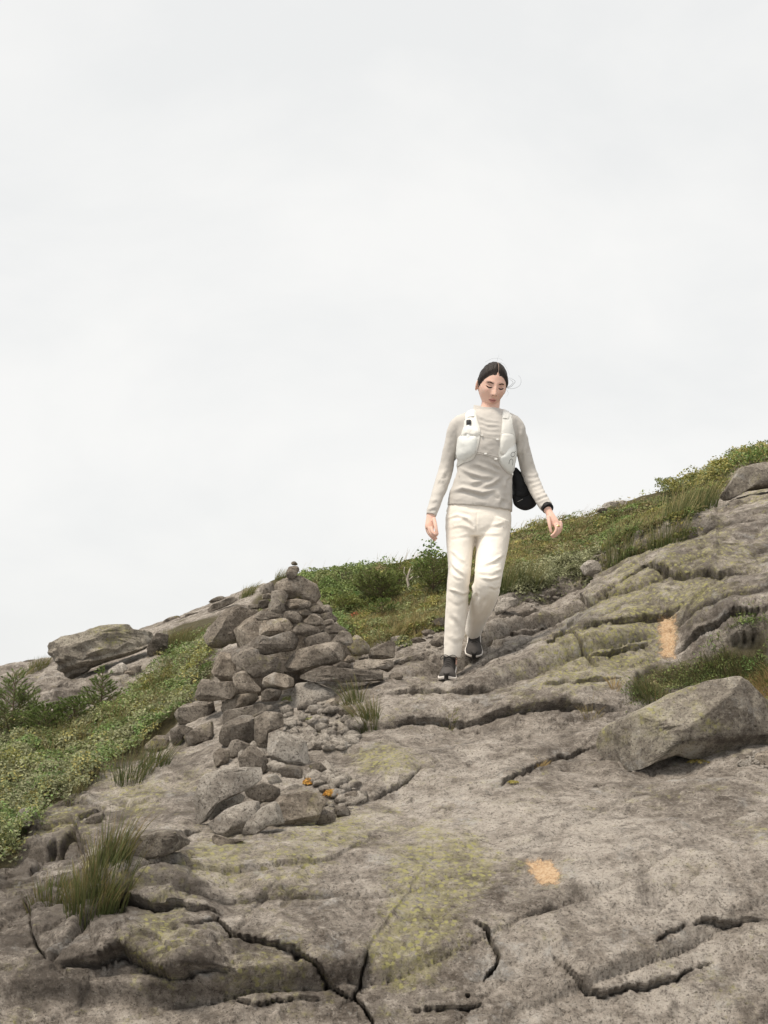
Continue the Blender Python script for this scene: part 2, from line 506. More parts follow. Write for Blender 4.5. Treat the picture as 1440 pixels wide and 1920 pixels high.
# cracks and ledges: (outline, half-width px, depth m, height of the upper lip m, reach of the lip px)
CR = [
 ([(165,1734),(190,1734),(215,1722),(255,1722),(295,1734),(345,1726),(425,1727)], 5, .085, .085, 90),
 ([(395,1736),(440,1768),(500,1790),(560,1805),(600,1835),(640,1866),(662,1878)], 4.5, .075, .042, 90),
 ([(320,1770),(390,1756),(420,1738)], 3, .035, .02, 40),
 ([(105,1830),(190,1826),(240,1806),(272,1818),(300,1836),(325,1849),(380,1845),(435,1849)], 6, .10, .095, 90),
 ([(45,1690),(62,1735),(68,1780),(95,1832)], 6, .07, .03, 40),
 ([(690,1795),(680,1830),(662,1872),(684,1895),(702,1925)], 6, .09, .01, 40),
 ([(430,1876),(480,1890),(560,1878),(640,1882)], 2.5, .03, .015, 40),
 ([(208,1608),(262,1622),(310,1606),(352,1582),(385,1568)], 5, .07, .045, 45),
 ([(245,1646),(315,1653),(400,1640)], 3, .03, .02, 40),
 ([(60,1662),(75,1640),(95,1600),(110,1585)], 7, .06, .03, 40),
 ([(70,1640),(150,1560),(185,1540),(200,1528)], 5, .05, .04, 40),
 ([(885,1733),(912,1745),(922,1772),(938,1795),(928,1815),(905,1842)], 8, .11, .0, 40),
 ([(983,1719),(1010,1710),(1050,1700)], 3, .05, .012, 30),
 ([(1035,1795),(1055,1818),(1085,1846),(1100,1859),(1132,1867),(1180,1851),(1268,1834),(1300,1810),(1345,1797)], 4.5, .060, .024, 80),
 ([(1300,1740),(1325,1729),(1355,1735),(1445,1725)], 4, .055, .03, 70),
 ([(1225,1772),(1250,1755),(1290,1742)], 3, .03, .02, 40),
 ([(770,1897),(850,1888),(905,1893)], 3.5, .055, .015, 30),
 ([(860,1872),(880,1866)], 4, .05, 0, 20),
 ([(938,1482),(955,1470),(1000,1441),(1045,1418),(1085,1408),(1125,1394)], 3.2, .05, .020, 60),
 ([(640,1385),(690,1362),(760,1356),(850,1352),(940,1347),(1010,1341),(1100,1336),(1175,1334)], 4.5, .060, .050, 55),
 ([(690,1502),(740,1490),(770,1470),(795,1450)], 3, .04, .030, 70),
 ([(700,1312),(760,1308),(820,1306),(900,1300),(980,1282)], 3, .03, .03, 30),
 ([(730,1258),(790,1252),(832,1248)], 3, .04, .035, 30),
 ([(905,1196),(960,1176),(1000,1160),(1018,1154)], 3.2, .035, .060, 40),
 ([(900,1232),(960,1215),(1010,1200),(1058,1174)], 3.2, .035, .060, 40),
 ([(860,1272),(935,1250),(975,1235),(1003,1221)], 3, .03, .045, 35),
 ([(1030,1240),(1050,1232),(1068,1222),(1060,1202)], 5, .06, .03, 22),
 ([(1060,1202),(1085,1222),(1102,1246),(1125,1264)], 5, .06, .02, 25),
 ([(1080,1118),(1098,1142),(1115,1152),(1160,1118),(1192,1106),(1216,1086),(1245,1090),(1282,1101),(1330,1092),(1352,1100),(1390,1085),(1445,1070)], 5, .085, .060, 120),
 ([(1085,1222),(1120,1200),(1150,1186),(1200,1172),(1252,1158),(1292,1144)], 3.2, .05, .055, 50),
 ([(1105,1246),(1130,1238),(1162,1226),(1232,1205)], 3.2, .045, .035, 30),
 ([(1262,1232),(1300,1202),(1330,1186),(1380,1166),(1445,1150)], 5, .09, .060, 90),
 ([(1240,1016),(1262,1002),(1290,1016),(1342,998)], 3.5, .05, .05, 25),
 ([(1365,1212),(1400,1202),(1425,1190)], 4, .05, .04, 25),
 ([(1170,1285),(1120,1290),(1060,1300),(1000,1312)], 3, .035, .025, 30),
 ([(20,1330),(60,1306),(125,1290)], 3, .04, .035, 25),
 ([(60,1346),(140,1330),(165,1320)], 3, .03, .03, 20),
]
YS = np.zeros(len(X))
for poly, hw, dep, lip, reach in CR:
    xs = [p[0] for p in poly]; ys = [p[1] for p in poly]
    m = (U0 > min(xs) - 150) & (U0 < max(xs) + 150) & (V0 > min(ys) - 150) & (V0 < max(ys) + 150) & near
    idx = np.nonzero(m)[0]
    if len(idx) == 0: continue
    pw = P0[idx]
    wob = 4.5 * fbm(pw, 9.0, 3, 71) + 2.2 * fbm(pw, 34.0, 2, 73)
    dist, sg, fr = seg_dist(U0[idx] + wob, V0[idx] + wob * 0.8, poly)
    taper = np.minimum(1, np.minimum(fr, 1 - fr) * 4.5 + 0.02)
    widen = 0.25 + 1.1 * (0.5 + 0.5 * fbm(pw, 7.0, 2, 77)) ** 1.5 * 1.6
    h = hw * (0.42 if lip >= .04 else 0.30) * widen * .8 + 0.9
    groove = -dep * np.exp(-(dist / h) ** 4)
    s = dist * sg
    nose = 11.0 + 5 * noise3(pw, 4.0, 79)
    lipv = np.where(s > 0, lip * np.exp(-s / (reach * 1.5)) * (1 - np.exp(-s / nose)), -0.15 * lip * np.exp(s / reach))
    gate = smooth(-.75, -.05, noise3(pw, 4.5, 81) + .35 * noise3(pw, 15.0, 82))
    groove *= .35 + .65 * gate
    k_ = taper * (0.35 + 0.65 * rock[idx]) * BLZ[idx]
    D[idx] += k_ * (groove + lipv)
    # the crack runs back under its upper lip, and the lip leans out over it
    YS[idx] += k_ * (0.75 * gate * dep * np.exp(-(dist / (h * 1.1)) ** 4) - np.where(s > 0, (0.008 + 0.45 * lip) * np.exp(-s / 16.0) * (1 - np.exp(-s / (h * .7))), 0))
D -= near * .040 * blob(1260, 1444, 150, 14) - near * .03 * blob(1150, 1438, 30, 14)
# soft hummocks under plants
D += veg * 0.05 * fbm(P0, 3.0, 3, 14)
P1 = P0 + N0 * (D * np.where(Y < 15, 1, 1))[:, None]
# the upper lips lean out a little towards the valley
P1[:, 1] += YS - np.clip(D, 0, 0.15) * 0.25 * rock

# the rock under her two shoes is seated where the shoes touch it
for (u, v, d, rad) in ((836.5, 1289, 7.375, .11), (843, 1274, 7.53, .11), (888, 1246, 7.735, .11), (846, 1267, 7.63, .10), (836.5, 1287.5, 7.375, .06), (841, 1275.5, 7.47, .06)):
    q = at(u, v, d)
    r2 = (P1[:, 0] - q.x) ** 2 + (P1[:, 1] - q.y) ** 2
    k = np.argsort(r2)[:12]
    dz = q.z - P1[k, 2].mean()
    w = np.exp(-r2 / (2 * rad * rad))
    flat = np.exp(-r2 / (2 * .05 ** 2))
    P1[:, 2] += dz * w
LICH = [(800,1690,70,110,1.0),(870,1620,60,50,.7),(720,1440,60,35,.6),(630,1560,90,45,.5),(740,1800,60,70,.55),(420,1620,60,60,.55),(560,1640,60,60,.4),(200,1700,60,30,.6),(330,1790,80,50,.4),(1180,1200,90,60,.55),(1100,1260,80,50,.6),(1330,1080,120,90,.35),(1180,1080,70,50,.35),(1400,900,60,40,.6),(140,1560,60,40,.4),(260,1500,70,40,.5),(950,1300,100,30,.25),(480,1840,100,60,.35)]
lich = np.zeros(len(X))
for cx, cy, rx, ry, a in LICH:
    lich += a * blob(cx, cy, rx, ry)
lich *= near

idx = np.arange(NY_ * NT_).reshape(NY_, NT_)
faces = np.stack([idx[:-1, :-1].ravel(), idx[:-1, 1:].ravel(), idx[1:, 1:].ravel(), idx[1:, :-1].ravel()], 1)
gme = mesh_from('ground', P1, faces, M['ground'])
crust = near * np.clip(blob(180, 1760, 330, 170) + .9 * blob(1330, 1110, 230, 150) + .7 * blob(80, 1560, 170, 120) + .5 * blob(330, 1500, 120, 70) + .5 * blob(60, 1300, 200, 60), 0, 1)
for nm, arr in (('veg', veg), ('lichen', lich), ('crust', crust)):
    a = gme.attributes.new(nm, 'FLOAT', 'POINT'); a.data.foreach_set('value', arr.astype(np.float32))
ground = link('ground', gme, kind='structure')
sub = (P1[:, 1] > 2.5) & (P1[:, 1] < 24) & (np.abs(TT.ravel()) < 0.6)
fm = sub[faces].all(1)
fs = faces[fm]
used = np.unique(fs); remap = np.full(len(P1), -1); remap[used] = np.arange(len(used))
GB = BVHTree.FromPolygons([tuple(p) for p in P1[used].tolist()], remap[fs].tolist())

def hit(u, v):
    r = ray(u, v).normalized()
    loc, nrm, i, d = GB.ray_cast(EYE, r, 60)
    return loc, nrm
def drop(x, y):
    loc, nrm, i, d = GB.ray_cast(Vector((x, y, 12.0)), Vector((0, 0, -1)), 40)
    return loc, nrm

# ---- two paint blazes on the rock: a skin of the rock's own faces, lifted 2 mm
M['paint'] = None
def paint_material():
    t = NT('trail_paint')
    vec = t.add('ShaderNodeNewGeometry').outputs['Position']
    n = t.noise(vec, 75.0, 4, 0.7)
    c = t.mix(t.ramp(n, [(0.40, 0.0), (0.62, 1.0)]), (0.46, 0.30, 0.17), (0.58, 0.43, 0.28))
    c = t.mix(t.ramp(t.noise(vec, 150.0, 3, 0.7), [(0.33, 0.8), (0.42, 0.0)]), c, (0.22, 0.16, 0.11))
    t.lk(c, t.b.inputs['Base Color']); t.b.inputs['Roughness'].default_value = 0.85
    t.lk(t.bump(t.noise(vec, 50.0, 5, 0.85), 0.9, 0.010), t.b.inputs['Normal'])
    cov = t.add('ShaderNodeAttribute', attribute_name='cover').outputs['Fac']
    w = t.math('ADD', t.math('MULTIPLY', cov, 0.036), t.math('ADD', t.math('MULTIPLY', t.noise(vec, 42.0, 6, 0.85), 1.9), t.math('MULTIPLY', t.noise(vec, 12.0, 3, 0.6), 0.5)))
    tr = t.add('ShaderNodeBsdfTransparent')
    mx = t.add('ShaderNodeMixShader')
    t.lk(t.ramp(t.math('MULTIPLY', w, 0.5), [(0.50, 0.0), (0.66, 0.88)]), mx.inputs[0])
    t.lk(tr.outputs[0], mx.inputs[1]); t.lk(t.b.outputs[0], mx.inputs[2])
    t.lk(mx.outputs[0], t.n['Material Output'].inputs['Surface'])
    return t.m
M['paint'] = paint_material()
def blaze(poly, wob, holes, label):
    us = [p[0] for p in poly]; vs = [p[1] for p in poly]
    gu = np.arange(min(us) - 12, max(us) + 12, 1.0); gv = np.arange(min(vs) - 12, max(vs) + 12, 1.0)
    A, B = np.meshgrid(gu, gv)
    pts, nr = [], []
    for a_, b_ in zip(A.ravel(), B.ravel()):
        l_, n_ = hit(a_, b_); pts.append(tuple(l_)); nr.append(tuple(n_))
    pts = np.array(pts); nr = np.array(nr)
    pts = pts + nr * 0.0022
    id_ = np.arange(A.size).reshape(A.shape)
    f = np.stack([id_[1:, :-1].ravel(), id_[1:, 1:].ravel(), id_[:-1, 1:].ravel(), id_[:-1, :-1].ravel()], 1)
    cu, cv, cp = A.ravel()[f].mean(1), B.ravel()[f].mean(1), pts[f].mean(1)
    ex = pts[f].max(1) - pts[f].min(1)
    f = f[ex.max(1) < 0.02]
    loop = list(poly) + [poly[0]]
    dist, _s, _f = seg_dist(A.ravel(), B.ravel(), loop)
    cover = np.where(in_poly(A.ravel(), B.ravel(), poly), dist, -dist)
    me = mesh_from('trail_blaze', pts, f, M['paint'])
    at_ = me.attributes.new('cover', 'FLOAT', 'POINT'); at_.data.foreach_set('value', cover.astype(np.float32))
    return link('trail_blaze', me, ground, label=label)
blaze([(988,1618),(1030,1616),(1048,1638),(1042,1656),(1008,1654)], 9, -0.42, 'faded pale orange paint blaze on the flat slab')
blaze([(1237,1160),(1265,1158),(1267,1205),(1263,1230),(1242,1230),(1238,1205)], 3, -0.5, 'pale orange upright paint blaze on the rock face')

# ------------------------------------------------------------------ stones
_ico = {}
def ico(sub):
    if sub not in _ico:
        bm = bmesh.new(); bmesh.ops.create_icosphere(bm, subdivisions=sub, radius=1.0)
        v = np.array([tuple(x.co) for x in bm.verts]); f = np.array([[w.index for w in x.verts] for x in bm.faces])
        bm.free(); _ico[sub] = (v, f)
    return _ico[sub]

def poly_radius(poly):
    """centre of a pixel outline and its radius per direction (metres per metre of pixel)"""
    p = np.array(poly, float)
    x, y = p[:, 0], p[:, 1]
    x2, y2 = np.roll(x, -1), np.roll(y, -1)
    cr = x * y2 - x2 * y
    A = cr.sum() / 2
    c = np.array([((x + x2) * cr).sum() / (6 * A), ((y + y2) * cr).sum() / (6 * A)])
    ang = np.linspace(-math.pi, math.pi, 361)
    R = np.zeros(361)
    for i, a in enumerate(ang):
        dx, dy = math.cos(a), -math.sin(a)
        best = 0
        for k in range(len(p)):
            ax, ay = p[k] - c; bx, by = p[(k + 1) % len(p)] - c
            ex, ey = bx - ax, by - ay
            den = dx * ey - dy * ex
            if abs(den) < 1e-9: continue
            t = (ax * ey - ay * ex) / den
            s = (ax * dy - ay * dx) / den
            if t > 0 and -1e-6 <= s <= 1 + 1e-6: best = max(best, t)
        R[i] = best
    return c, ang, R

def outline_rock(name, poly, d, depth=0.7, seed=1, sub=3, mat='stone', parent=None, label=None, cat='rock', group=None, cuts=14, rough=0.026, layers=0.0, tilt=0.0, grain=0.03, shrink=1.0):
    """a closed stone whose front outline is the pixel outline at distance d; depth = its thickness along the view over its mean width"""
    c, ang, R = poly_radius(poly)
    R = R * shrink
    n, f = ico(sub)
    r = np.random.default_rng(seed)
    rho = np.sqrt(n[:, 0] ** 2 + n[:, 2] ** 2)
    phi = np.arctan2(n[:, 2], n[:, 0])
    Rv = np.interp(phi, ang, R) * d / F
    meanR = R.mean() * d / F
    g = np.minimum(1, rho ** 0.55) * np.where(rho > 1e-6, 1 / np.maximum(rho, 1e-6), 0)
    P = np.stack([n[:, 0] * g * Rv, np.sign(n[:, 1]) * np.abs(n[:, 1]) ** 0.62 * meanR * depth, n[:, 2] * g * Rv], 1)
    # break it with flat faces
    base_n = [(0, -.62, .78), (0, -1, .05), (0, -.75, -.66), (.65, -.75, .1), (-.65, -.75, .1), (0, .1, 1)]
    for k in range(cuts):
        if k < len(base_n) and cuts > 5:
            nv = np.array(base_n[k]) + r.normal(size=3) * np.array([.30, .10, .16])
            lo, hi = (.50, .70) if k == 1 else ((.86, .95) if k == 5 else (.62, .82))
        else:
            nv = r.normal(size=3); lo, hi = .76, .93
        nv /= np.linalg.norm(nv)
        dt = P @ nv
        hgt = dt.max() * r.uniform(lo, hi)
        over = np.maximum(dt - hgt, 0)
        P -= (over * 0.97)[:, None] * nv[None, :]
    nn = P / (np.linalg.norm(P, axis=1, keepdims=True) + 1e-9)
    s = 1.0 / max(meanR, 1e-3)
    off = seed * 3.7
    Q = P + off
    dis = rough * meanR * (1.4 * fbm(Q, 0.9 * s, 2, seed % 97) + 0.9 * fbm(Q, 2.6 * s, 3, seed % 89))
    dis += grain * min(meanR, 0.12) * fbm(Q, 7.0 * s, 2, seed % 83)
    if layers:
        q = (P[:, 2] - 0.22 * P[:, 0] + 0.03 * fbm(Q, 5.0, 2, 3)) / layers
        fr = q - np.floor(q)
        saw = np.where(fr < 0.8, fr / 0.8, (1 - fr) / 0.2)
        dis += saw * layers * 0.62 * (0.6 + 0.4 * noise3(np.stack([np.floor(q), P[:, 0] * 4, P[:, 1] * 4], 1), 1.0, 9))
    P = P + nn * dis[:, None]
    if tilt:
        ct, st = math.cos(tilt), math.sin(tilt)
        P = np.stack([P[:, 0], P[:, 1] * ct - P[:, 2] * st, P[:, 1] * st + P[:, 2] * ct], 1)
    me = mesh_from(name, P, f, M[mat])
    me.set_sharp_from_angle(angle=math.radians(26))
    o = link(name, me, parent, label, cat if parent is None else None, group)
    o.location = at(c[0], c[1], d)
    return o

z7 = lambda L: [(340 + x / 6.0, 1040 + y / 6.0) for x, y in L]
z8 = lambda L: [(520 + x / 5.54, 1080 + y / 5.54) for x, y in L]
zA = lambda L: [(240 + x / 3.0, 1260 + y / 3.0) for x, y in L]
z6 = lambda L: [(900 + x / 2.667, 1240 + y / 2.667) for x, y in L]
z3 = lambda L: [(x / 3.0, 1000 + y / 3.0) for x, y in L]
z5 = lambda L: [(1000 + x / 3.27, 820 + y / 3.27) for x, y in L]
zL = lambda L: [(x / 4.57, 1300 + y / 4.57) for x, y in L]
zB = lambda L: [(560 + x / 4.8, 1000 + y / 4.8) for x, y in L]

# --- the cairn: stacked stones, each a part
cb, _ = hit(560, 1300)
cairn = link('cairn', None, label='tall cairn of stacked grey stones left of the hiker', cat='cairn')
cairn.location = (at(560, 1290, 7.6))
bpy.context.view_layer.update()
CAIRN = [
 (z7([(1222,82),(1265,70),(1322,95),(1300,122),(1245,118)]), 7.72, .8, 2),
 (z7([(1180,205),(1215,135),(1300,118),(1332,170),(1300,245),(1240,275),(1185,255)]), 7.72, .9, 3),
 ([(505,1098),(520,1086),(548,1080),(576,1082),(592,1095),(600,1118),(590,1130),(545,1122),(528,1126),(512,1112)], 7.78, .95, 4),
 (z7([(1010,420),(1120,385),(1195,460),(1150,560),(1165,640),(1080,675),(985,645),(945,600),(1010,520)]), 7.62, .8, 3),
 (z7([(870,400),(940,335),(1030,295),(1045,400),(1020,445),(915,435)]), 7.75, .8, 3),
 (z7([(905,450),(1000,435),(1015,495),(915,500)]), 7.72, .9, 3),
 (z7([(855,520),(1000,498),(1015,560),(940,615),(875,595)]), 7.68, .9, 3),
 (z7([(745,570),(880,555),(885,615),(765,615)]), 7.75, 1.0, 3),
 (z7([(830,705),(865,645),(980,632),(1125,688),(1105,715),(825,745)]), 7.58, .9, 3),
 (z7([(880,745),(1100,705),(1232,715),(1255,800),(1200,865),(960,925),(885,905)]), 7.55, .75, 4),
 (z7([(218,975),(255,850),(370,775),(520,590),(740,535),(835,640),(905,740),(885,905),(700,975),(520,990),(450,1065),(240,1085)]), 8.0, .55, 4),
 (z7([(695,1000),(900,905),(1000,935),(1200,865),(1335,915),(1362,980),(1335,1065),(1100,1095),(880,1135),(715,1060)]), 7.48, .75, 4),
 (z7([(555,1135),(720,1010),(870,1080),(890,1130),(1060,1155),(1155,1260),(1125,1325),(820,1385),(680,1270),(600,1225)]), 7.44, .75, 4),
 (z7([(430,1095),(560,1125),(650,1240),(610,1410),(430,1425),(335,1345),(380,1200)]), 7.52, .8, 4),
 (z7([(125,1565),(245,1395),(400,1440),(560,1425),(630,1500),(570,1610),(300,1650),(130,1630)]), 7.42, .75, 4),
 (z7([(575,1385),(680,1275),(780,1395),(910,1520),(820,1570),(635,1545)]), 7.38, .8, 4),
 (z7([(835,1400),(1000,1318),(1180,1355),(1268,1400),(1245,1505),(1150,1525),(895,1465)]), 7.34, .8, 4),
 (z7([(885,1560),(990,1495),(1140,1525),(1090,1640),(895,1650)]), 7.32, .9, 4),
 (z8([(70,875),(200,775),(430,715),(620,675),(758,760),(705,865),(550,935),(300,955),(170,1025),(85,1005)]), 7.45, .62, 4),
 (z8([(210,1065),(330,965),(480,925),(640,955),(830,975),(1080,960),(1178,1040),(1135,1095),(800,1092),(680,1102),(480,1085),(260,1115)]), 7.33, .75, 4),
 (z8([(750,915),(920,865),(1205,875),(1195,960),(1150,1005),(1080,960),(800,980)]), 7.45, .9, 4),
 (z8([(265,650),(500,580),(560,640),(545,695),(305,738)]), 7.50, .9, 3),
 (z8([(155,570),(220,485),(430,535),(448,590),(290,638),(195,615)]), 7.52, .9, 3),
 (z8([(435,545),(600,495),(740,558),(735,595),(480,598)]), 7.58, 1.0, 3),
 (z8([(560,685),(660,570),(755,585),(785,685),(740,728),(640,688)]), 7.55, .9, 3),
 (z8([(745,675),(800,595),(870,645),(968,740),(945,828),(800,848),(735,745)]), 7.66, .8, 4),
 (z8([(930,785),(1170,670),(1225,678),(1205,855),(1060,878),(945,855)]), 7.72, .7, 4),
 (z8([(265,475),(370,390),(485,428),(478,505),(380,528)]), 7.58, .9, 3),
 (z8([(440,400),(540,376),(645,450),(612,485),(480,455)]), 7.66, .9, 3),
 (z8([(55,365),(200,365),(270,450),(255,485),(170,497),(55,425)]), 7.56, .9, 3),
 (z8([(75,262),(200,236),(350,265),(376,300),(250,325),(95,345)]), 7.64, .8, 3),
 (z8([(180,350),(280,326),(365,400),(270,446),(228,382)]), 7.64, .9, 3),
 (z8([(325,332),(420,300),(486,350),(455,396),(345,375)]), 7.70, .9, 3),
 (z8([(445,312),(530,296),(576,350),(565,386),(478,385)]), 7.76, .9, 3),
 (z8([(465,465),(560,446),(615,492),(488,512)]), 7.62, .9, 3),
 (z8([(575,925),(680,885),(765,918),(775,965),(635,955)]), 7.40, .9, 3),
 (z8([(835,855),(900,815),(946,840),(935,870),(848,875)]), 7.55, .9, 3),
 (z8([(690,880),(740,820),(800,850),(810,890),(740,905)]), 7.52, .9, 3),
 (z8([(215,295),(300,280),(345,312),(238,345)]), 7.60, .9, 3),
 (z8([(1150,1040),(1200,1000),(1300,1010),(1330,1040),(1250,1090),(1170,1090)]), 7.45, .9, 3),
 # stones deep in the heap, seen dark through the gaps
 ([(440,1180),(560,1110),(640,1180),(660,1260),(560,1290),(450,1290)], 7.95, .8, 4),
 ([(520,1100),(585,1110),(620,1150),(560,1170),(515,1150)], 7.95, .8, 3),
 ([(380,1260),(470,1220),(560,1250),(640,1275),(560,1320),(390,1320)], 7.80, .7, 4),
]
inv = cairn.matrix_world.inverted() if False else Matrix.Translation(-cairn.location)
for k, (poly, d, dep, sb) in enumerate(CAIRN):
    o = outline_rock('stone', poly, d, dep, 100 + k * 7, max(sb, 4) if k > 2 else sb, 'stone', cairn, shrink=1.06)
    o.location = o.location - cairn.location

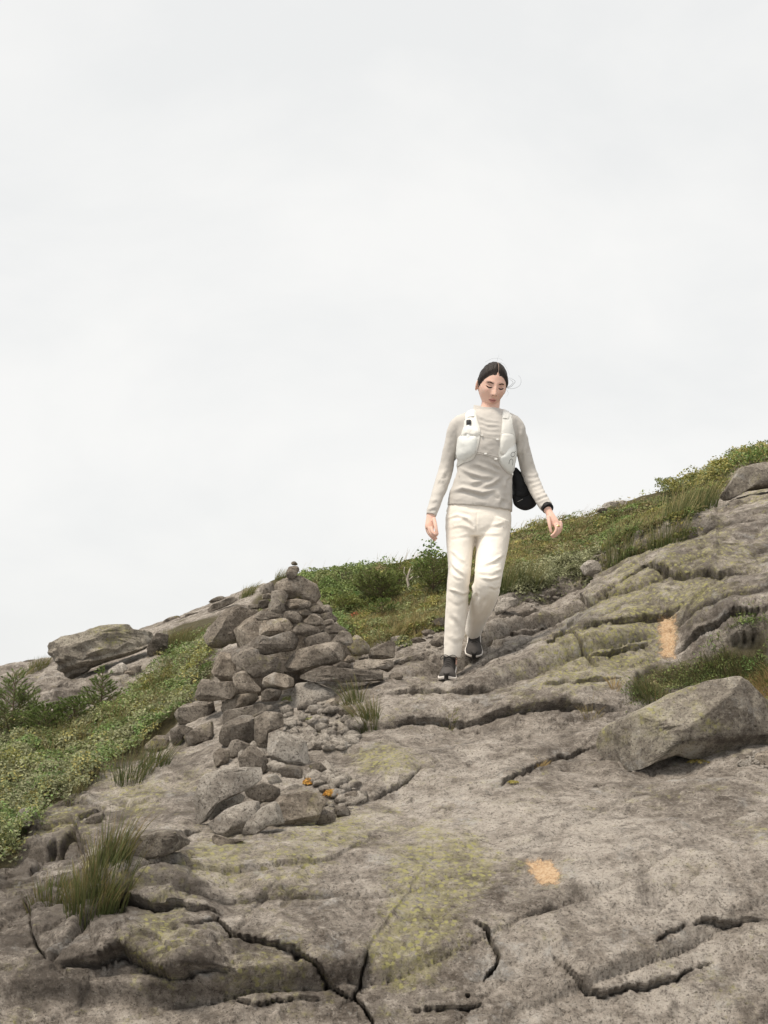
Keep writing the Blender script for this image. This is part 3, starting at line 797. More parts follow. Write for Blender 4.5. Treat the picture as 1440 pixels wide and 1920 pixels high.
# --- loose stones in front of and beside the cairn, each its own thing
LOOSE = [
 (zA([(230,255),(300,188),(420,152),(508,158),(520,230),(480,265),(260,305)]), 7.22, .7, 'stone', 'flat grey stone on top of two darker stones at the heath edge', 4),
 (zA([(503,182),(590,122),(722,112),(740,170),(660,200),(520,230)]), 7.30, .75, 'stone', 'long rounded stone below the foot of the cairn, right of the flat grey one', 4),
 (zA([(298,372),(400,300),(482,272),(500,330),(460,385),(330,424)]), 7.15, .8, 'stone', 'dark wedge stone under the flat grey stone at the heath edge', 4),
 (zA([(228,325),(300,300),(380,312),(310,370),(302,424),(245,405)]), 7.22, .8, 'stone', 'small dark stone left of the dark wedge stone', 3),
 (zA([(68,432),(160,356),(242,358),(250,412),(140,460)]), 7.22, .8, 'stone', 'leftmost low stone of the row at the heath edge', 3),
 (zA([(498,345),(510,275),(540,218),(700,188),(822,152),(805,202),(715,255),(560,300)]), 7.25, .8, 'stone', 'long leaning slab stone with pointed right end below the cairn', 4),
 (zA([(498,385),(538,290),(640,243),(718,248),(720,400),(690,415),(560,425)]), 7.02, .7, 'stone', 'big smooth grey stone in front of the leaning slab stone', 4),
 (zA([(708,262),(790,212),(872,238),(885,302),(785,345),(785,470),(712,405)]), 7.08, .7, 'stone', 'grey stone behind the pale upright block', 4),
 (zA([(778,342),(840,318),(1002,390),(1024,512),(980,534),(820,528),(788,440)]), 6.82, .6, 'stone_pale', 'pale upright block with flat front in the middle of the rock pile', 4),
 (zA([(548,442),(580,388),(640,368),(704,410),(645,484),(578,494)]), 6.90, .8, 'stone', 'small dark angular stone below the big smooth grey stone', 3),
 (zA([(622,485),(680,408),(742,428),(820,545),(760,590),(628,548)]), 6.75, .7, 'stone', 'pointed grey stone left of the pale upright block', 4),
 (zA([(458,472),(520,418),(574,438),(575,505),(500,545)]), 6.90, .8, 'stone', 'small pale-edged stone left of the pointed grey stone', 3),
 (zA([(362,720),(418,580),(530,543),(742,528),(780,600),(660,665),(452,765),(445,865),(362,878)]), 6.30, .7, 'stone_pale', 'largest pale square-edged block of the rock pile', 4),
 (zA([(438,775),(530,698),(640,676),(676,720),(560,775),(448,848)]), 6.18, .75, 'stone_pale', 'tan stone wedged under the largest pale block', 4),
 (zA([(422,872),(560,768),(700,718),(775,750),(705,835),(642,925),(560,935),(438,895)]), 6.05, .65, 'stone_pale', 'tan flat-topped stone at the front foot of the rock pile', 4),
 (zA([(638,685),(690,606),(760,618),(888,660),(805,745),(720,724)]), 6.30, .7, 'stone', 'dark stone leaning on the largest pale block', 4),
 (zA([(815,562),(900,518),(982,538),(990,602),(880,606)]), 6.62, .8, 'stone', 'flat dark stone below the pale upright block', 3),
 (zA([(636,935),(670,838),(780,738),(835,700),(905,850),(790,865),(690,935)]), 6.02, .6, 'stone_pale', 'tan slanting stone beside the rounded front stone', 4),
 (zA([(748,812),(850,698),(1010,668),(1092,658),(1120,720),(1065,842),(880,878),(808,852)]), 5.98, .7, 'stone', 'rounded brown stone at the front right of the rock pile', 4),
 (zA([(1036,842),(1100,756),(1174,800),(1164,855),(1058,868)]), 5.96, .8, 'stone', 'small dark stone touching the rounded brown stone', 3),
 (zA([(1152,772),(1220,748),(1264,800),(1244,820),(1178,824)]), 6.05, .9, 'stone', 'small flat brown stone right of the rock pile', 3),
 (zA([(880,652),(950,622),(1014,655),(940,675)]), 6.30, .9, 'stone_pale', 'small tan stone beside the orange plants', 3),
 (zA([(1196,692),(1280,666),(1314,700),(1292,744),(1228,724)]), 6.25, .9, 'stone', 'small grey stone right of the orange plants', 3),
 (zA([(1326,692),(1370,636),(1450,636),(1450,714),(1348,704)]), 6.30, .8, 'stone', 'grey stone at the right end of the rubble', 3),
 (zA([(776,582),(830,566),(874,622),(830,636),(786,624)]), 6.50, .9, 'stone', 'small stone between the pointed grey stone and the flat dark stone', 3),
 (zA([(1006,522),(1080,506),(1145,572),(1060,586)]), 6.60, .8, 'stone', 'small flat stone right of the flat dark stone', 3),
 (zA([(780,930),(560,940),(470,900),(440,960),(520,985)]), 6.05, .6, 'stone', 'dark stone lying under the tan flat-topped stone', 3),
 (z8([(40,1300),(180,1118),(470,1086),(600,1125),(650,1180),(760,1325),(600,1370),(400,1360),(150,1380)]), 7.35, .6, 'stone_pale', 'pale embedded rock under the long bottom slab of the cairn', 4),
 (zA([(1110,165),(1165,145),(1195,175),(1180,205),(1120,205)]), 7.05, .9, 'stone', 'small reddish stone on the rubble below the cairn', 3),
 (zA([(1175,220),(1250,180),(1275,215),(1260,250),(1190,250)]), 7.0, .9, 'stone', 'grey stone at the right edge of the rubble below the cairn', 3),
 (z8([(1155,645),(1260,615),(1345,640),(1345,705),(1215,705)]), 8.3, .8, 'stone_pale', 'pale stone right of the cairn beside a small green plant', 3),
 (zB([(960,870),(1010,850),(1090,870),(1085,905),(1010,915)]), 8.6, .9, 'stone', 'dark lumpy stone behind the hiker near the grass edge', 3),
 (zB([(990,960),(1060,930),(1160,960),(1150,990),(1060,1000),(1000,990)]), 8.5, .9, 'stone', 'flat lumpy stone left of the front trouser leg', 3),
 (zB([(1090,880),(1180,860),(1240,890),(1200,930),(1110,920)]), 8.7, .9, 'stone', 'grey knobbly stone left of the front trouser leg', 3),
 (zB([(1170,980),(1230,930),(1310,930),(1310,1020),(1200,1030)]), 8.5, .9, 'stone', 'grey rock just left of the front trouser leg', 3),
 (zB([(1110,860),(1200,790),(1305,735),(1310,830),(1220,850)]), 8.9, .8, 'stone', 'rock ledge stone behind the front knee of the hiker', 3),
 ([(925,1138),(940,1122),(972,1117),(975,1132),(955,1140),(930,1158)], 9.1, .8, 'stone_pale', 'pale block at the grass edge right of the hiker', 3),
 ([(980,1130),(988,1120),(1000,1122),(998,1132)], 9.2, .9, 'stone', 'small dark stone beside the pale block right of the hiker', 3),
 ([(1010,1122),(1018,1108),(1045,1106),(1050,1115),(1022,1122)], 9.3, .9, 'stone', 'flat slaty stone under the grey-green shrub', 3),
 (z5([(285,800),(330,746),(392,756),(428,800),(385,856),(308,846)]), 9.2, .8, 'stone_pale', 'grey block between the shrub and the big rock face', 4),
 (z5([(370,715),(395,695),(420,705),(410,725)]), 9.8, .9, 'stone_pale', 'small pale stone lying in the grass above the grey block', 3),
 (z5([(425,755),(450,742),(475,750),(465,768),(430,768)]), 9.3, .9, 'stone', 'small flat stone on the edge of the rock face', 3),
 (z5([(594,622),(635,562),(702,570),(694,622),(615,640)]), 9.9, .8, 'stone', 'lone dark stone perched at the top edge of the rock face', 3),
 (z5([(415,408),(480,390),(572,377),(606,400),(525,446),(425,436)]), 12.9, .7, 'stone_pale', 'pale flat-topped rock on the right skyline', 4),
 (z5([(375,455),(400,430),(450,430),(470,450),(420,465)]), 12.6, .8, 'stone', 'low rock half sunk in grass below the skyline rock', 3),
 (z5([(596,415),(640,385),(700,358),(736,378),(630,420)]), 13.2, .7, 'stone', 'thin slanting rock on the right skyline', 3),
 (z3([(828,642),(880,556),(944,556),(946,655),(880,695),(832,685)]), 9.95, .8, 'stone', 'upright stone at the right end of the leaning rock on the left', 4),
 (z3([(594,775),(680,722),(724,750),(694,804),(605,796)]), 9.45, .8, 'stone_pale', 'pale stone in the shadow under the leaning rock', 3),
 (z3([(716,762),(780,738),(806,748),(766,798),(720,790)]), 9.5, .8, 'stone', 'small stone right of the pale one under the leaning rock', 3),
 (z3([(820,735),(850,722),(862,745),(830,758)]), 9.5, .9, 'stone_pale', 'tiny stone on the ledge right of the leaning rock', 3),
 (z3([(690,780),(755,768),(762,795),(700,800)]), 9.35, .8, 'stone', 'thin flat stone in front of the pale stone under the leaning rock', 3),
 (z3([(1166,378),(1250,346),(1290,366),(1180,398)]), 10.6, .9, 'stone', 'flat stone on top of the left skyline ledge', 3),
 (z3([(1130,440),(1180,405),(1240,385),(1335,336),(1345,380),(1240,424),(1150,455)]), 10.6, .8, 'stone', 'long slanting stone of the left skyline ledge', 3),
 (z3([(1020,460),(1080,446),(1140,440),(1130,465),(1030,475)]), 10.8, .9, 'stone', 'low stone at the left end of the skyline ledge', 3),
 (z3([(880,500),(960,470),(1030,455),(1030,475),(900,510)]), 11.0, .8, 'stone', 'thin slab along the skyline right of the leaning rock', 3),
 (zL([(106,1125),(170,998),(282,972),(354,1050),(345,1112),(240,1168)]), 6.75, .8, 'stone_pale', 'pale rock at the lower edge of the green heath', 4),
 (zL([(700,1110),(780,1040),(870,1010),(900,1050),(870,1110),(760,1130)]), 6.55, .8, 'stone', 'dark rock jutting from the slope above the rushes', 4),
 ([(205,1606),(228,1572),(288,1554),(358,1562),(375,1578),(310,1604),(262,1622)], 5.72, .7, 'boulder', 'lichen-spotted rock right of the large rush tuft', 4),
 ([(1380,1432),(1392,1422),(1412,1424),(1414,1436),(1395,1440)], 6.05, .9, 'stone_pale', 'small pale stone under the right end of the lichen boulder', 3),
 ([(1410,1434),(1420,1412),(1450,1405),(1455,1430),(1425,1440)], 6.1, .9, 'stone', 'dark stone behind the small pale one under the lichen boulder', 3),
 (z5([(1110,400),(1180,310),(1260,190),(1340,165),(1460,140),(1560,170),(1560,300),(1440,310),(1300,330),(1200,390)]), 10.6, .7, 'boulder', 'lichen-covered rock at the top of the right rock face', 4),
]
for k, (poly, d, dep, mt, lab, sb) in enumerate(LOOSE):
    low = max(poly, key=lambda p: p[1])
    cx_ = sum(p[0] for p in poly) / len(poly)
    gl, _n = hit(0.5 * (low[0] + cx_), low[1] - 2)
    if d > 12: d -= .55
    elif gl is not None and abs(gl.y - d) < 1.2:
        wid = (max(p[0] for p in poly) - min(p[0] for p in poly)) * d / F
        d = gl.y + 0.22 * wid * dep
    outline_rock('rock', poly, d, dep, 1000 + k * 11, sb, mt, label=lab, cat='rock')

_b, _ = hit(1165, 1446)
outline_rock('boulder', z6([(588,410),(615,335),(780,258),(960,170),(1130,108),(1270,66),(1345,98),(1445,200),(1570,260),(1620,380),(1445,412),(1200,494),(1030,484),(950,462),(800,520),(720,545),(640,515),(600,455)]),
             _b.y + .09, .78, 5, 5, 'boulder', label='large lichen-spotted boulder lying on the slab at right', cat='boulder', cuts=7, rough=.035, grain=.03)
outline_rock('leaning_rock', z3([(252,636),(340,588),(500,548),(600,516),(692,512),(765,548),(874,556),(884,602),(780,655),(560,728),(420,815),(350,840),(286,765)]),
             9.6, .6, 9, 5, 'boulder', label='large layered rock leaning out over the left slope', cat='rock', cuts=9, rough=.045, layers=.06, grain=.05)

# --- rubble: small broken stones in a fan below the cairn
def rubble(name, polys, n, smin, smax, seed, label):
    r = np.random.default_rng(seed)
    v0, f0 = ico(1)
    VV, FF = [], []; base = 0
    for poly in polys:
        us = [p[0] for p in poly]; vs = [p[1] for p in poly]
        cnt = 0
        while cnt < n // len(polys):
            u = r.uniform(min(us), max(us)); v = r.uniform(min(vs), max(vs))
            if not in_poly(np.array([u]), np.array([v]), poly)[0]: continue
            loc, nr = hit(u, v)
            cnt += 1
            if loc is None: continue
            s = smin + (smax - smin) * r.random() ** 2.5
            p = v0.copy() * (1 + 0.75 * (r.random((len(v0), 1)) - 0.5))
            p *= np.array([1, r.uniform(.7, 1.1), r.uniform(.5, .85)]) * s
            a = r.uniform(0, 6.28); ca, sa = math.cos(a), math.sin(a)
            p = np.stack([p[:, 0] * ca - p[:, 1] * sa, p[:, 0] * sa + p[:, 1] * ca, p[:, 2]], 1)
            tl = r.uniform(-.5, .5); ct, st = math.cos(tl), math.sin(tl)
            p = np.stack([p[:, 0], p[:, 1] * ct - p[:, 2] * st, p[:, 1] * st + p[:, 2] * ct], 1)
            VV.append(p + np.array(loc) + np.array([0, 0, s * 0.25])); FF.append(f0 + base); base += len(v0)
    me = mesh_from(name, np.concatenate(VV), np.concatenate(FF), M['rubble'], shade=False)
    return link(name, me, label=label, cat='rubble', kind='stuff')
rubble('rubble', [zA([(880,200),(1000,180),(1200,190),(1290,260),(1310,370),(1240,420),(1030,440),(960,380),(880,330)]),
                  zA([(900,380),(1010,360),(1310,370),(1240,430),(1040,450)]),
                  zA([(1000,590),(1120,540),(1240,600),(1340,700),(1260,760),(1130,700)]),
                  zA([(600,430),(780,430),(860,560),(700,560)])], 420, .010, .046, 4, 'small broken stones spread below the cairn')
rubble('gravel', [[(770,1180),(830,1150),(840,1230),(780,1235)], [(1380,1425),(1440,1405),(1440,1440)], [(560,1500),(700,1490),(640,1530)], [(980,1115),(1060,1110),(1050,1130),(980,1140)]], 130, .006, .022, 8, 'scattered pebbles lying on the rock')

# ------------------------------------------------------------------ plants
def color_attr(me, cols, per):
    """per-vertex colour attribute from one colour (or base/tip colours) per leaf"""
    a = me.attributes.new('col', 'FLOAT_COLOR', 'POINT')
    c = np.ones((len(cols), 4), np.float32); c[:, :3] = cols
    a.data.foreach_set('color', c.ravel())

def leaves_mesh(name, P, Nrm, size, aspect, cols, r):
    """P centres, Nrm facing directions; diamond leaves folded along the midrib"""
    n = len(P)
    t = r.normal(size=(n, 3)); t -= (t * Nrm).sum(1, keepdims=True) * Nrm
    t /= np.linalg.norm(t, axis=1, keepdims=True) + 1e-9
    b = np.cross(Nrm, t)
    L = size[:, None]; Wd = L * aspect
    v = np.stack([P - t * L * .5, P + b * Wd * .5 - Nrm * L * .10, P + t * L * .5 - Nrm * L * .06, P - b * Wd * .5 - Nrm * L * .10], 1).reshape(-1, 3)
    i = np.arange(n)[:, None] * 4
    f = np.concatenate([i + [0, 1, 2], i + [0, 2, 3]], 0)
    me = mesh_from(name, v, f, M['leaf'], shade=False)
    color_attr(me, np.repeat(cols, 4, 0), 4)
    return me

def blades_mesh(name, B, H, lean, width, cbase, ctip, r, mat='grass', curl=0.5):
    """tapering blades; lean = horizontal offset of the tip"""
    n = len(B)
    lv = np.array([0, .4, .75, 1.0])
    side = np.cross(np.concatenate([lean, H[:, None]], 1), r.normal(size=(n, 3)))
    side /= np.linalg.norm(side, axis=1, keepdims=True) + 1e-9
    V, C = [], []
    for k, l in enumerate(lv):
        c = B.copy()
        c[:, :2] += lean * (l ** (1 + curl))
        c[:, 2] += H * l * (1 - 0.12 * l)
        w = (width * (1 - l) ** 0.6)[:, None]
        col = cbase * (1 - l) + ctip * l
        if k < 3:
            V += [c - side * w, c + side * w]; C += [col, col]
        else:
            V += [c]; C += [col]
    V = np.stack(V, 1).reshape(-1, 3); C = np.stack(C, 1).reshape(-1, 3)
    i = np.arange(n)[:, None] * 7
    f = np.concatenate([i + [0, 1, 3], i + [0, 3, 2], i + [2, 3, 5], i + [2, 5, 4], i + [4, 5, 6]], 0)
    me = mesh_from(name, V, f, M[mat], shade=False)
    color_attr(me, C, 7)
    return me

def sample(poly, n, r, jitter=0.03, accept=None):
    us = [p[0] for p in poly]; vs = [p[1] for p in poly]
    U = r.uniform(min(us), max(us), n * 3); V = r.uniform(min(vs), max(vs), n * 3)
    Q = np.stack([U, V, np.zeros_like(U)], 1)
    m = in_poly(U + 11 * fbm(Q, .035, 3, 5), V + 11 * fbm(Q, .035, 3, 6), poly)
    U, V = U[m][:n], V[m][:n]
    out, px = [], []
    for u, v in zip(U, V):
        l, _ = hit(u, v)
        if l is None: continue
        l2, nr = drop(l.x + r.normal() * jitter, l.y + r.normal() * jitter)
        if l2 is None: continue
        out.append(tuple(l2)); px.append((u, v))
    return np.array(out), np.array(px)

def pal(cols, idx):
    return np.array(cols)[idx]

def shrubbery(name, poly, n, size, aspect, colors, height, lump, seed, label, weights=None, jitter=0.03, lowf=2.2):
    r = np.random.default_rng(seed)
    P, px = sample(poly, n, r, jitter)
    n = len(P)
    # single cushions of different height, with gaps between them
    cell = .42 / lump
    a0 = P[:, 0] / cell; b0 = P[:, 1] / cell
    ia, ib = np.floor(a0).astype(np.int64), np.floor(b0).astype(np.int64); zz = np.zeros_like(ia)
    d1 = np.full(n, 9.0); cx = np.zeros(n); cy = np.zeros(n); hid = np.zeros(n); hc = np.zeros(n)
    for da in (-1, 0, 1):
        for db in (-1, 0, 1):
            ja, jb = ia + da, ib + db
            dx = a0 - (ja + _hash(ja, jb, zz, seed) / 65535.); dy = b0 - (jb + _hash(ja, jb, zz, seed + 1) / 65535.)
            d = np.sqrt(dx * dx + dy * dy); m = d < d1
            d1 = np.where(m, d, d1); cx = np.where(m, dx, cx); cy = np.where(m, dy, cy)
            hid = np.where(m, _hash(ja, jb, zz, seed + 2) / 65535., hid); hc = np.where(m, _hash(ja, jb, zz, seed + 3) / 65535., hc)
    dome = np.sqrt(np.maximum(0, 1 - (d1 / .72) ** 2))
    ok = (dome > .12) | (r.random(n) < .25)
    P, px, d1, cx, cy, hid, hc, dome = (q[ok] for q in (P, px, d1, cx, cy, hid, hc, dome)); n = len(P)
    broad = np.clip(.6 + .8 * fbm(P, lump * .35, 2, seed + 9), .25, 1.4)
    h = height * (.15 + (.30 + .85 * hid) * dome * broad) * (.45 + .55 * r.random(n) ** .5)
    P = P + np.stack([r.normal(size=n) * .008, r.normal(size=n) * .008, h], 1)
    N = np.stack([cx * 1.5, cy * 1.5 - .1, .35 + dome], 1)
    N /= np.linalg.norm(N, axis=1, keepdims=True)
    N = N + r.normal(size=(n, 3)) * 0.5
    N /= np.linalg.norm(N, axis=1, keepdims=True)
    k = len(colors)
    sel = .5 * hc + .5 * (0.5 + 0.8 * fbm(P, lowf, 3, seed + 3)) + r.normal(size=n) * 0.05
    ii = np.clip((sel * k).astype(int), 0, k - 1)
    c = pal(colors, ii) * (0.70 + 0.6 * r.random((n, 1))) * (.78 + .44 * hid[:, None])
    s = size * (0.6 + 0.8 * r.random(n))
    me = leaves_mesh(name, P, N, s, aspect, c, r)
    return link(name, me, label=label, cat='shrubs', kind='stuff')

OLIVE = [(0.244, 0.205, 0.101), (0.182, 0.198, 0.075), (0.155, 0.212, 0.071), (0.202, 0.249, 0.08), (0.166, 0.257, 0.085)]
GREEN = [(0.156, 0.175, 0.082), (0.196, 0.223, 0.097), (0.245, 0.265, 0.107), (0.209, 0.241, 0.115), (0.316, 0.285, 0.103)]
GREY = [(0.189, 0.199, 0.107), (0.251, 0.259, 0.143), (0.287, 0.29, 0.168), (0.213, 0.234, 0.102)]
YEL = [(0.251, 0.242, 0.07), (0.2, 0.221, 0.067), (0.307, 0.274, 0.085), (0.168, 0.201, 0.062)]

shrubbery('heath', [(-80,1400),(60,1362),(130,1362),(235,1322),(262,1285),(300,1250),(340,1225),(395,1200),(400,1240),(372,1305),(330,1350),(272,1400),(210,1440),(150,1495),(92,1515),(40,1580),(30,1615),(-80,1680)],
          64000, .016, .55, GREEN + GREY + OLIVE[2:] + GREY + YEL, .17, 3.2, 3, 'dense low green heath shrubs covering the left slope')
shrubbery('brown_heath', [(300,1245),(312,1190),(345,1195),(395,1175),(405,1215),(380,1240),(340,1240)], 5000, .014, .5, OLIVE, .04, 6.0, 5, 'thin brownish heath above the green heath left of the cairn')
shrubbery('hill_heath', [(470,1200),(480,1165),(548,1108),(562,1078),(620,1062),(690,1062),(735,1062),(740,1110),(700,1140),(660,1160),(640,1225),(540,1230)], 34000, .020, .5, OLIVE, .10, 4.0, 7, 'olive brown heath on the hill behind the cairn')
shrubbery('hill_shrubs', [(720,1075),(780,1060),(845,1050),(850,1150),(790,1190),(700,1208),(640,1180),(620,1145),(700,1135)], 26000, .020, .5, YEL + GREEN, .09, 4.5, 9, 'green and yellow low shrubs between the cairn and the hiker')
shrubbery('grey_shrubs', [(945,1115),(955,1065),(1020,1052),(1075,1040),(1120,1040),(1105,1075),(1050,1098),(1000,1112)], 15000, .020, .5, GREY, .10, 4.5, 12, 'grey-green leafy shrubs along the top of the rock ramp')
shrubbery('ridge_heath', [(840,1120),(850,1045),(880,1020),(950,1000),(1090,965),(1200,945),(1290,910),(1345,885),(1450,845),(1450,870),(1380,880),(1345,935),(1265,990),(1150,1030),(1020,1055),(940,1110),(880,1135)], 48000, .022, .5, YEL + OLIVE, .09, 3.4, 14, 'mixed olive heath on the ridge right of the hiker')
shrubbery('ridge_top_heath', [(1230,925),(1300,895),(1380,860),(1450,838),(1450,862),(1385,876),(1340,910),(1260,935)], 14000, .026, .5, GREEN + YEL, .16, 2.6, 15, 'green heath cushions along the right skyline')
shrubbery('hollow_plants', [(1180,1325),(1175,1290),(1240,1262),(1300,1250),(1450,1205),(1450,1290),(1335,1285),(1240,1310)], 5000, .013, .45, OLIVE, .03, 6.0, 16, 'sparse brown plants in the hollow behind the boulder')

def grass_patch(name, poly, n, h, spread, wind, wid, cb, ct, seed, label, kind='stuff', cat='grass', clump=None, curl=.5):
    r = np.random.default_rng(seed)
    P, px = sample(poly, n, r, .02)
    if clump:
        k = 0.5 + 0.5 * fbm(P, clump, 2, seed)
        keep = r.random(len(P)) < smooth(.35, .75, k)
        P = P[keep]
    n = len(P)
    H = h * (0.45 + 0.75 * r.random(n))
    a = r.uniform(0, 6.283, n); m = np.abs(r.normal(size=n)) * spread * H
    lean = np.stack([np.cos(a) * m + wind * H, np.sin(a) * m], 1)
    sel = np.clip(r.random(n) * .6 + .4 * (0.5 + 0.5 * fbm(P, 1.8, 2, seed + 4)), 0, .999)
    CB = pal(cb, (sel * len(cb)).astype(int)) * (.75 + .5 * r.random((n, 1)))
    CT = pal(ct, (sel * len(ct)).astype(int)) * (.75 + .5 * r.random((n, 1)))
    P[:, 2] -= .01
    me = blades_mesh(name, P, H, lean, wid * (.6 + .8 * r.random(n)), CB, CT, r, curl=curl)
    return link(name, me, label=label, cat=cat, kind=kind)

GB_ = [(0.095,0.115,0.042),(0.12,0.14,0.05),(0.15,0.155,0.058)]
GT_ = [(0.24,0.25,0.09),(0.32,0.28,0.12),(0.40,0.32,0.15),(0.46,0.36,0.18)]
GD_ = [(0.30,0.22,0.10),(0.40,0.29,0.13),(0.46,0.34,0.17)]
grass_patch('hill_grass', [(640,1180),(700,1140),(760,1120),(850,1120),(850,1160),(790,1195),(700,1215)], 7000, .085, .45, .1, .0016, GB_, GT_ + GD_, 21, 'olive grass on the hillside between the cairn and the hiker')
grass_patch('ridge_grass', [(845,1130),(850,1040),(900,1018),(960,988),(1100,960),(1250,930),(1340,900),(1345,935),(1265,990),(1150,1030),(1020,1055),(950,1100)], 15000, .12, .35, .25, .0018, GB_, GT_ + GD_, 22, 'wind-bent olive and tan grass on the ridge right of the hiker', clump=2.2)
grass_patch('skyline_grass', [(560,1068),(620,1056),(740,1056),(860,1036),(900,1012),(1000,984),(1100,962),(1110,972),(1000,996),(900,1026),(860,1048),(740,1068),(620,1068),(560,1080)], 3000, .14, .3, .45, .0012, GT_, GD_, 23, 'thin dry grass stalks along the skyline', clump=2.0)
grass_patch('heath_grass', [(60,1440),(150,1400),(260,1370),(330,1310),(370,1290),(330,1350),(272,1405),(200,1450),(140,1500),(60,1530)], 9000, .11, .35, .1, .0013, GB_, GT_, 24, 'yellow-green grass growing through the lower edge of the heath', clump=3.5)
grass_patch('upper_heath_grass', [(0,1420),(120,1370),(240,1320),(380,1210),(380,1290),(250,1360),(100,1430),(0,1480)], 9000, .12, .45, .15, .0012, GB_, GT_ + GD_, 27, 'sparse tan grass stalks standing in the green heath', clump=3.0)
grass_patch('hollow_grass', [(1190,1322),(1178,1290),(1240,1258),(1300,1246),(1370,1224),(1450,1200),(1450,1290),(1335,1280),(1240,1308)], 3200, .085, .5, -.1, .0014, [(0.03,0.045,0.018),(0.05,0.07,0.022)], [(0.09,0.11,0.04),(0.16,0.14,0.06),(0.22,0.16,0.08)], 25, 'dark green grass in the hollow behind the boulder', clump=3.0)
grass_patch('hollow_dry_grass', [(1395,1290),(1440,1262),(1460,1265),(1460,1310),(1420,1315)], 900, .07, .6, -.3, .0014, GD_, GD_, 26, 'dry tan grass at the right end of the hollow')

def tuft(name, u, v, n, rad, h, spread, wind, label, seed, cb=None, ct=None, wid=.0016, group=None, curl=.6):
    r = np.random.default_rng(seed)
    c, _ = hit(u, v)
    a = r.uniform(0, 6.283, n); q = rad * np.sqrt(r.random(n))
    B = np.zeros((n, 3))
    for k in range(n):
        x, y = c.x + math.cos(a[k]) * q[k], c.y + math.sin(a[k]) * q[k]
        l, _ = drop(x, y)
        B[k] = (x, y, (l.z if l else c.z) - .012)
    H = h * (.45 + .65 * r.random(n))
    m = (q / rad) * spread * H
    lean = np.stack([np.cos(a) * m + wind * H * (0.6 + .8 * r.random(n)), np.sin(a) * m], 1) + r.normal(size=(n, 2)) * .1 * H[:, None]
    cb = cb or GB_; ct = ct or GT_
    CB = pal(cb, r.integers(0, len(cb), n)) * (.75 + .5 * r.random((n, 1)))
    CT = pal(ct, r.integers(0, len(ct), n)) * (.75 + .5 * r.random((n, 1)))
    B0 = B - np.array(c)
    me = blades_mesh(name, B0, H, lean, wid * (.6 + .8 * r.random(n)), CB, CT, r, curl=curl)
    o = link(name, me, label=label, cat='grass tuft', group=group)
    o.location = c
    return o
RB = [(0.060,0.085,0.030),(0.080,0.105,0.036)]
RT = [(0.14,0.155,0.055),(0.22,0.17,0.075),(0.27,0.19,0.09),(0.16,0.165,0.06)]
tuft('rush_tuft', 168, 1668, 420, .085, .17, .4, .10, 'large dark green rush tuft with brown tips on the lower left rock', 31, RB, RT)
tuft('rush_tuft', 205, 1640, 300, .07, .20, .35, .12, 'tall rush tuft leaning right against the lichen-spotted rock', 32, RB, RT)
tuft('rush_tuft', 98, 1690, 260, .08, .10, .45, .1, 'short rush tuft left of the large one on the lower left rock', 33, RB, RT)
tuft('rush_tuft', 248, 1462, 160, .09, .17, .5, .25, 'dark rush tuft growing on the rock below the heath', 34, RB, RB + RT)
tuft('rush_tuft', 290, 1436, 150, .07, .15, .5, .25, 'dark rush tuft nearest the leftmost low stone', 35, RB, RB + RT)
tuft('rush_tuft', 690, 1352, 220, .055, .15, .5, -.30, 'green rush tuft growing below the cairn bottom slab', 36, RB, RT)
tuft('rush_tuft', 662, 1318, 120, .05, .16, .5, -.25, 'thin brown rush tuft under the end of the cairn slab', 37, RB, RT)
tuft('rush_tuft', 345, 1212, 420, .12, .15, .3, .25, 'brown-tipped rush patch left of the cairn', 38, RB, RT)
tuft('rush_tuft', 325, 1208, 300, .09, .14, .3, .25, 'green rush tuft beside the leaning rock on the left', 39, RB, RT)
tuft('grass_tuft', 463, 1118, 200, .06, .13, .35, .45, 'wind-bent grass tuft on the skyline left of the cairn', 40, GB_, GB_ + GT_)
tuft('grass_tuft', 524, 1086, 120, .05, .13, .35, .45, 'wind-bent grass tuft just left of the cairn top', 41, GB_, GB_ + GT_)
tuft('grass_tuft', 74, 1250, 260, .07, .11, .35, .2, 'brown-green grass tuft on the far left skyline', 42, GB_, RT)
tuft('grass_tuft', 38, 1266, 150, .07, .10, .4, .45, 'thin pale grass tuft at the far left edge of the skyline', 43, GB_, GB_ + GT_)
tuft('grass_tuft', 938, 1112, 300, .09, .28, .35, .10, 'dark green grass tuft beside the bent knee of the hiker', 44, RB, GB_ + GT_)
tuft('grass_tuft', 985, 1098, 240, .08, .24, .4, .15, 'green grass tuft above the grey-green shrubs', 45, RB, GB_ + GT_)
tuft('rush_tuft', 1300, 962, 420, .16, .30, .3, .15, 'tall green rush clump at the upper edge of the rock face', 46, RB, GB_ + GT_, wid=.002)
tuft('rush_tuft', 1255, 985, 260, .13, .24, .3, .15, 'green rush clump left of the tall one by the rock face', 47, RB, GB_ + GT_, wid=.002)
tuft('rush_tuft', 1165, 1020, 240, .12, .22, .35, .15, 'grass clump below the skyline rock on the ridge', 48, RB, GB_ + GT_, wid=.002)
tuft('grass_tuft', 1225, 1318, 150, .07, .14, .5, -.1, 'thin dark grass tuft at the left end of the hollow', 49, RB, RB + RT)
tuft('grass_tuft', 1153, 1290, 40, .02, .09, .7, 0, 'small dry grass tuft in a crack of the rock face', 50, GD_, GD_)
tuft('grass_tuft', 1014, 1436, 70, .016, .045, .9, .2, 'dry straw tuft in the crack of the middle slab', 51, GD_, GD_)
tuft('grass_tuft', 1108, 1344, 60, .04, .06, .7, .1, 'small dry grass tuft at the foot of the rock tier', 52, GB_, GD_)
tuft('grass_tuft', 842, 1356, 70, .04, .05, .6, .1, 'small green grass tuft below the front shoe', 53, GB_, GT_)

